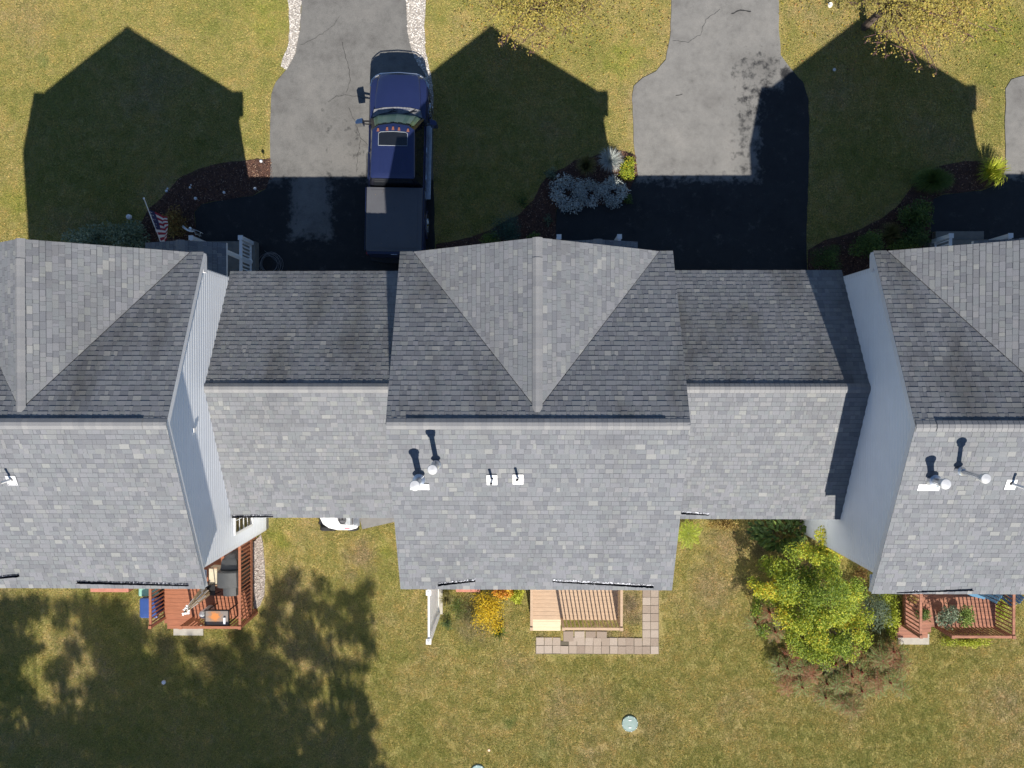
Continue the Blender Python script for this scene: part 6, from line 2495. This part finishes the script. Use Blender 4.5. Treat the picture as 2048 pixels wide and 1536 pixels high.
shade_tree('tall dark tree beyond the middle of the lower edge', 13, [(620, 1370, 26), (690, 1380, 28), (720, 1410, 22), (735, 1440, 20), (590, 1400, 26), (650, 1420, 20), (600, 1470, 28), (660, 1480, 30), (715, 1480, 30), (745, 1500, 20), (620, 1530, 40), (700, 1540, 48), (760, 1545, 22), (580, 1430, 22), (640, 1570, 60), (760, 1590, 50), (800, 1580, 40), (560, 1510, 34), (600, 1440, 32), (680, 1440, 30), (560, 1450, 40), (500, 1530, 60), (640, 1500, 34), (700, 1510, 34)], None, 305)

# ------------------------------------------------------------------ grass
def make_patch(name, seed, n_tufts, rad):
    r = random.Random(seed)
    mb = MB()
    for _ in range(n_tufts):
        a, q = r.uniform(0, 2 * PI), math.sqrt(r.random()) * rad
        cx, cy = math.cos(a) * q, math.sin(a) * q
        tone = min(1, max(0, r.gauss(.45, .27)))
        hh = r.uniform(.014, .034)
        sp = r.uniform(.014, .04)
        for _k in range(9):
            b = r.uniform(0, 2 * PI)
            w = r.uniform(.003, .0065)
            dx, dy = math.cos(b), math.sin(b)
            e = sp * r.uniform(.4, 1.2)
            x, y = cx + dx * .006, cy + dy * .006
            mb.add([(x - dy * w, y + dx * w, -.004), (x + dy * w, y - dx * w, -.004), (x + dx * e, y + dy * e, hh * r.uniform(.6, 1.1))], [(0, 1, 2)], min(1, max(0, tone + r.gauss(0, .12))))
    return mb.build(name, GRASS, None, kind='stuff')


GRASS = blade_mat()
EXCL = [D1, D2, D3, GP1, GP2, GP3, MU1, MU2, MU3]
EXCL += [[(x0, -5.5), (x1, -5.5), (x1, 3.05), (x0, 3.05)] for x0, x1 in ((X0 + dx, X1 + dx) for dx in (-13.156, 0, 13.127))]
EXCL += [[(-30, -4.1), (30, -4.1), (30, 2.98), (-30, 2.98)]]
EXCL += [pxpoly([(1068, 1279), (1284, 1279), (1284, 1170), (1321, 1170), (1321, 1311), (1068, 1311)]), pxpoly([(1128, 1262), (1212, 1262), (1212, 1282), (1128, 1282)])]
for lx, ly, lr in ((1260, 1448, .33), (956, 1545, .3), (327, 1365, .1)):
    c = U(lx, ly, 0)
    EXCL.append([(c[0] + math.cos(k * PI / 6) * lr, c[1] + math.sin(k * PI / 6) * lr) for k in range(12)])


def bbox(p):
    return (min(q[0] for q in p), max(q[0] for q in p), min(q[1] for q in p), max(q[1] for q in p))


EX = [(bbox(p), p) for p in EXCL]


def on_lawn(x, y):
    for (a, b, c, d), p in EX:
        if a <= x <= b and c <= y <= d and in_poly(x, y, p):
            return False
    return True


protos = []
gr = random.Random(9)
pts = [[], [], []]
PR, ST = .20, .225
gx_, gy_ = -20.5, -15.5
ny, nx = int(35 / ST), int(48 / ST)
for j in range(ny):
    for i in range(nx):
        x = -24 + i * ST + gr.uniform(-.11, .11)
        y = -17 + j * ST + gr.uniform(-.11, .11)
        if not on_lawn(x, y):
            continue
        ok = all(on_lawn(x + dx * .09, y + dy * .09) for dx, dy in ((1, 0), (-1, 0), (0, 1), (0, -1)))
        if ok:
            pts[gr.randrange(3)].append((x, y, .0))
for k in range(3):
    proto = make_patch('grass_patch', 900 + k, 78, PR)
    px_, py_ = U(150 + 90 * k, 60 + 20 * k)
    proto.location = (px_, py_, 0)
    me = bpy.data.meshes.new('grass')
    me.from_pydata(pts[k], [], [])
    go = bpy.data.objects.new('grass', me)
    COL.objects.link(go)
    tag(go, kind='stuff')
    ng = bpy.data.node_groups.new('grass_scatter', 'GeometryNodeTree')
    ng.interface.new_socket('Geometry', in_out='INPUT', socket_type='NodeSocketGeometry')
    ng.interface.new_socket('Geometry', in_out='OUTPUT', socket_type='NodeSocketGeometry')
    n, l = ng.nodes, ng.links
    gi, gout = n.new('NodeGroupInput'), n.new('NodeGroupOutput')
    oi = n.new('GeometryNodeObjectInfo')
    oi.inputs['Object'].default_value = proto
    oi.inputs['As Instance'].default_value = True
    iop = n.new('GeometryNodeInstanceOnPoints')
    rv = n.new('FunctionNodeRandomValue')
    rv.data_type = 'FLOAT_VECTOR'
    rv.inputs[0].default_value = (0, 0, 0)
    rv.inputs[1].default_value = (0, 0, 6.283)
    rs = n.new('FunctionNodeRandomValue')
    rs.data_type = 'FLOAT'
    rs.inputs[2].default_value = .85
    rs.inputs[3].default_value = 1.25
    rs.inputs['Seed'].default_value = 3
    l.new(gi.outputs[0], iop.inputs['Points'])
    l.new(oi.outputs['Geometry'], iop.inputs['Instance'])
    l.new(rv.outputs[0], iop.inputs['Rotation'])
    l.new(rs.outputs[1], iop.inputs['Scale'])
    l.new(iop.outputs[0], gout.inputs[0])
    md = go.modifiers.new('scatter', 'NODES')
    md.node_group = ng

# fallen leaves on the lawn below the yellow trees
mb = MB()
r = random.Random(77)
for k in range(1500):
    px = r.choice((r.gauss(1110, 90), r.gauss(1860, 120), r.uniform(900, 2048)))
    py = abs(r.gauss(0, 70))
    x, y = U(px, py)
    if not on_lawn(x, y):
        continue
    add_leaf(mb, Vector((x, y, .05)), Vector((r.uniform(-1, 1), r.uniform(-1, 1), .1)).normalized(), Vector((r.uniform(-.3, .3), r.uniform(-.3, .3), 1)), .07, .05, r.random())
mb.build('fallen_leaves', LM['autumn'], kind='stuff')
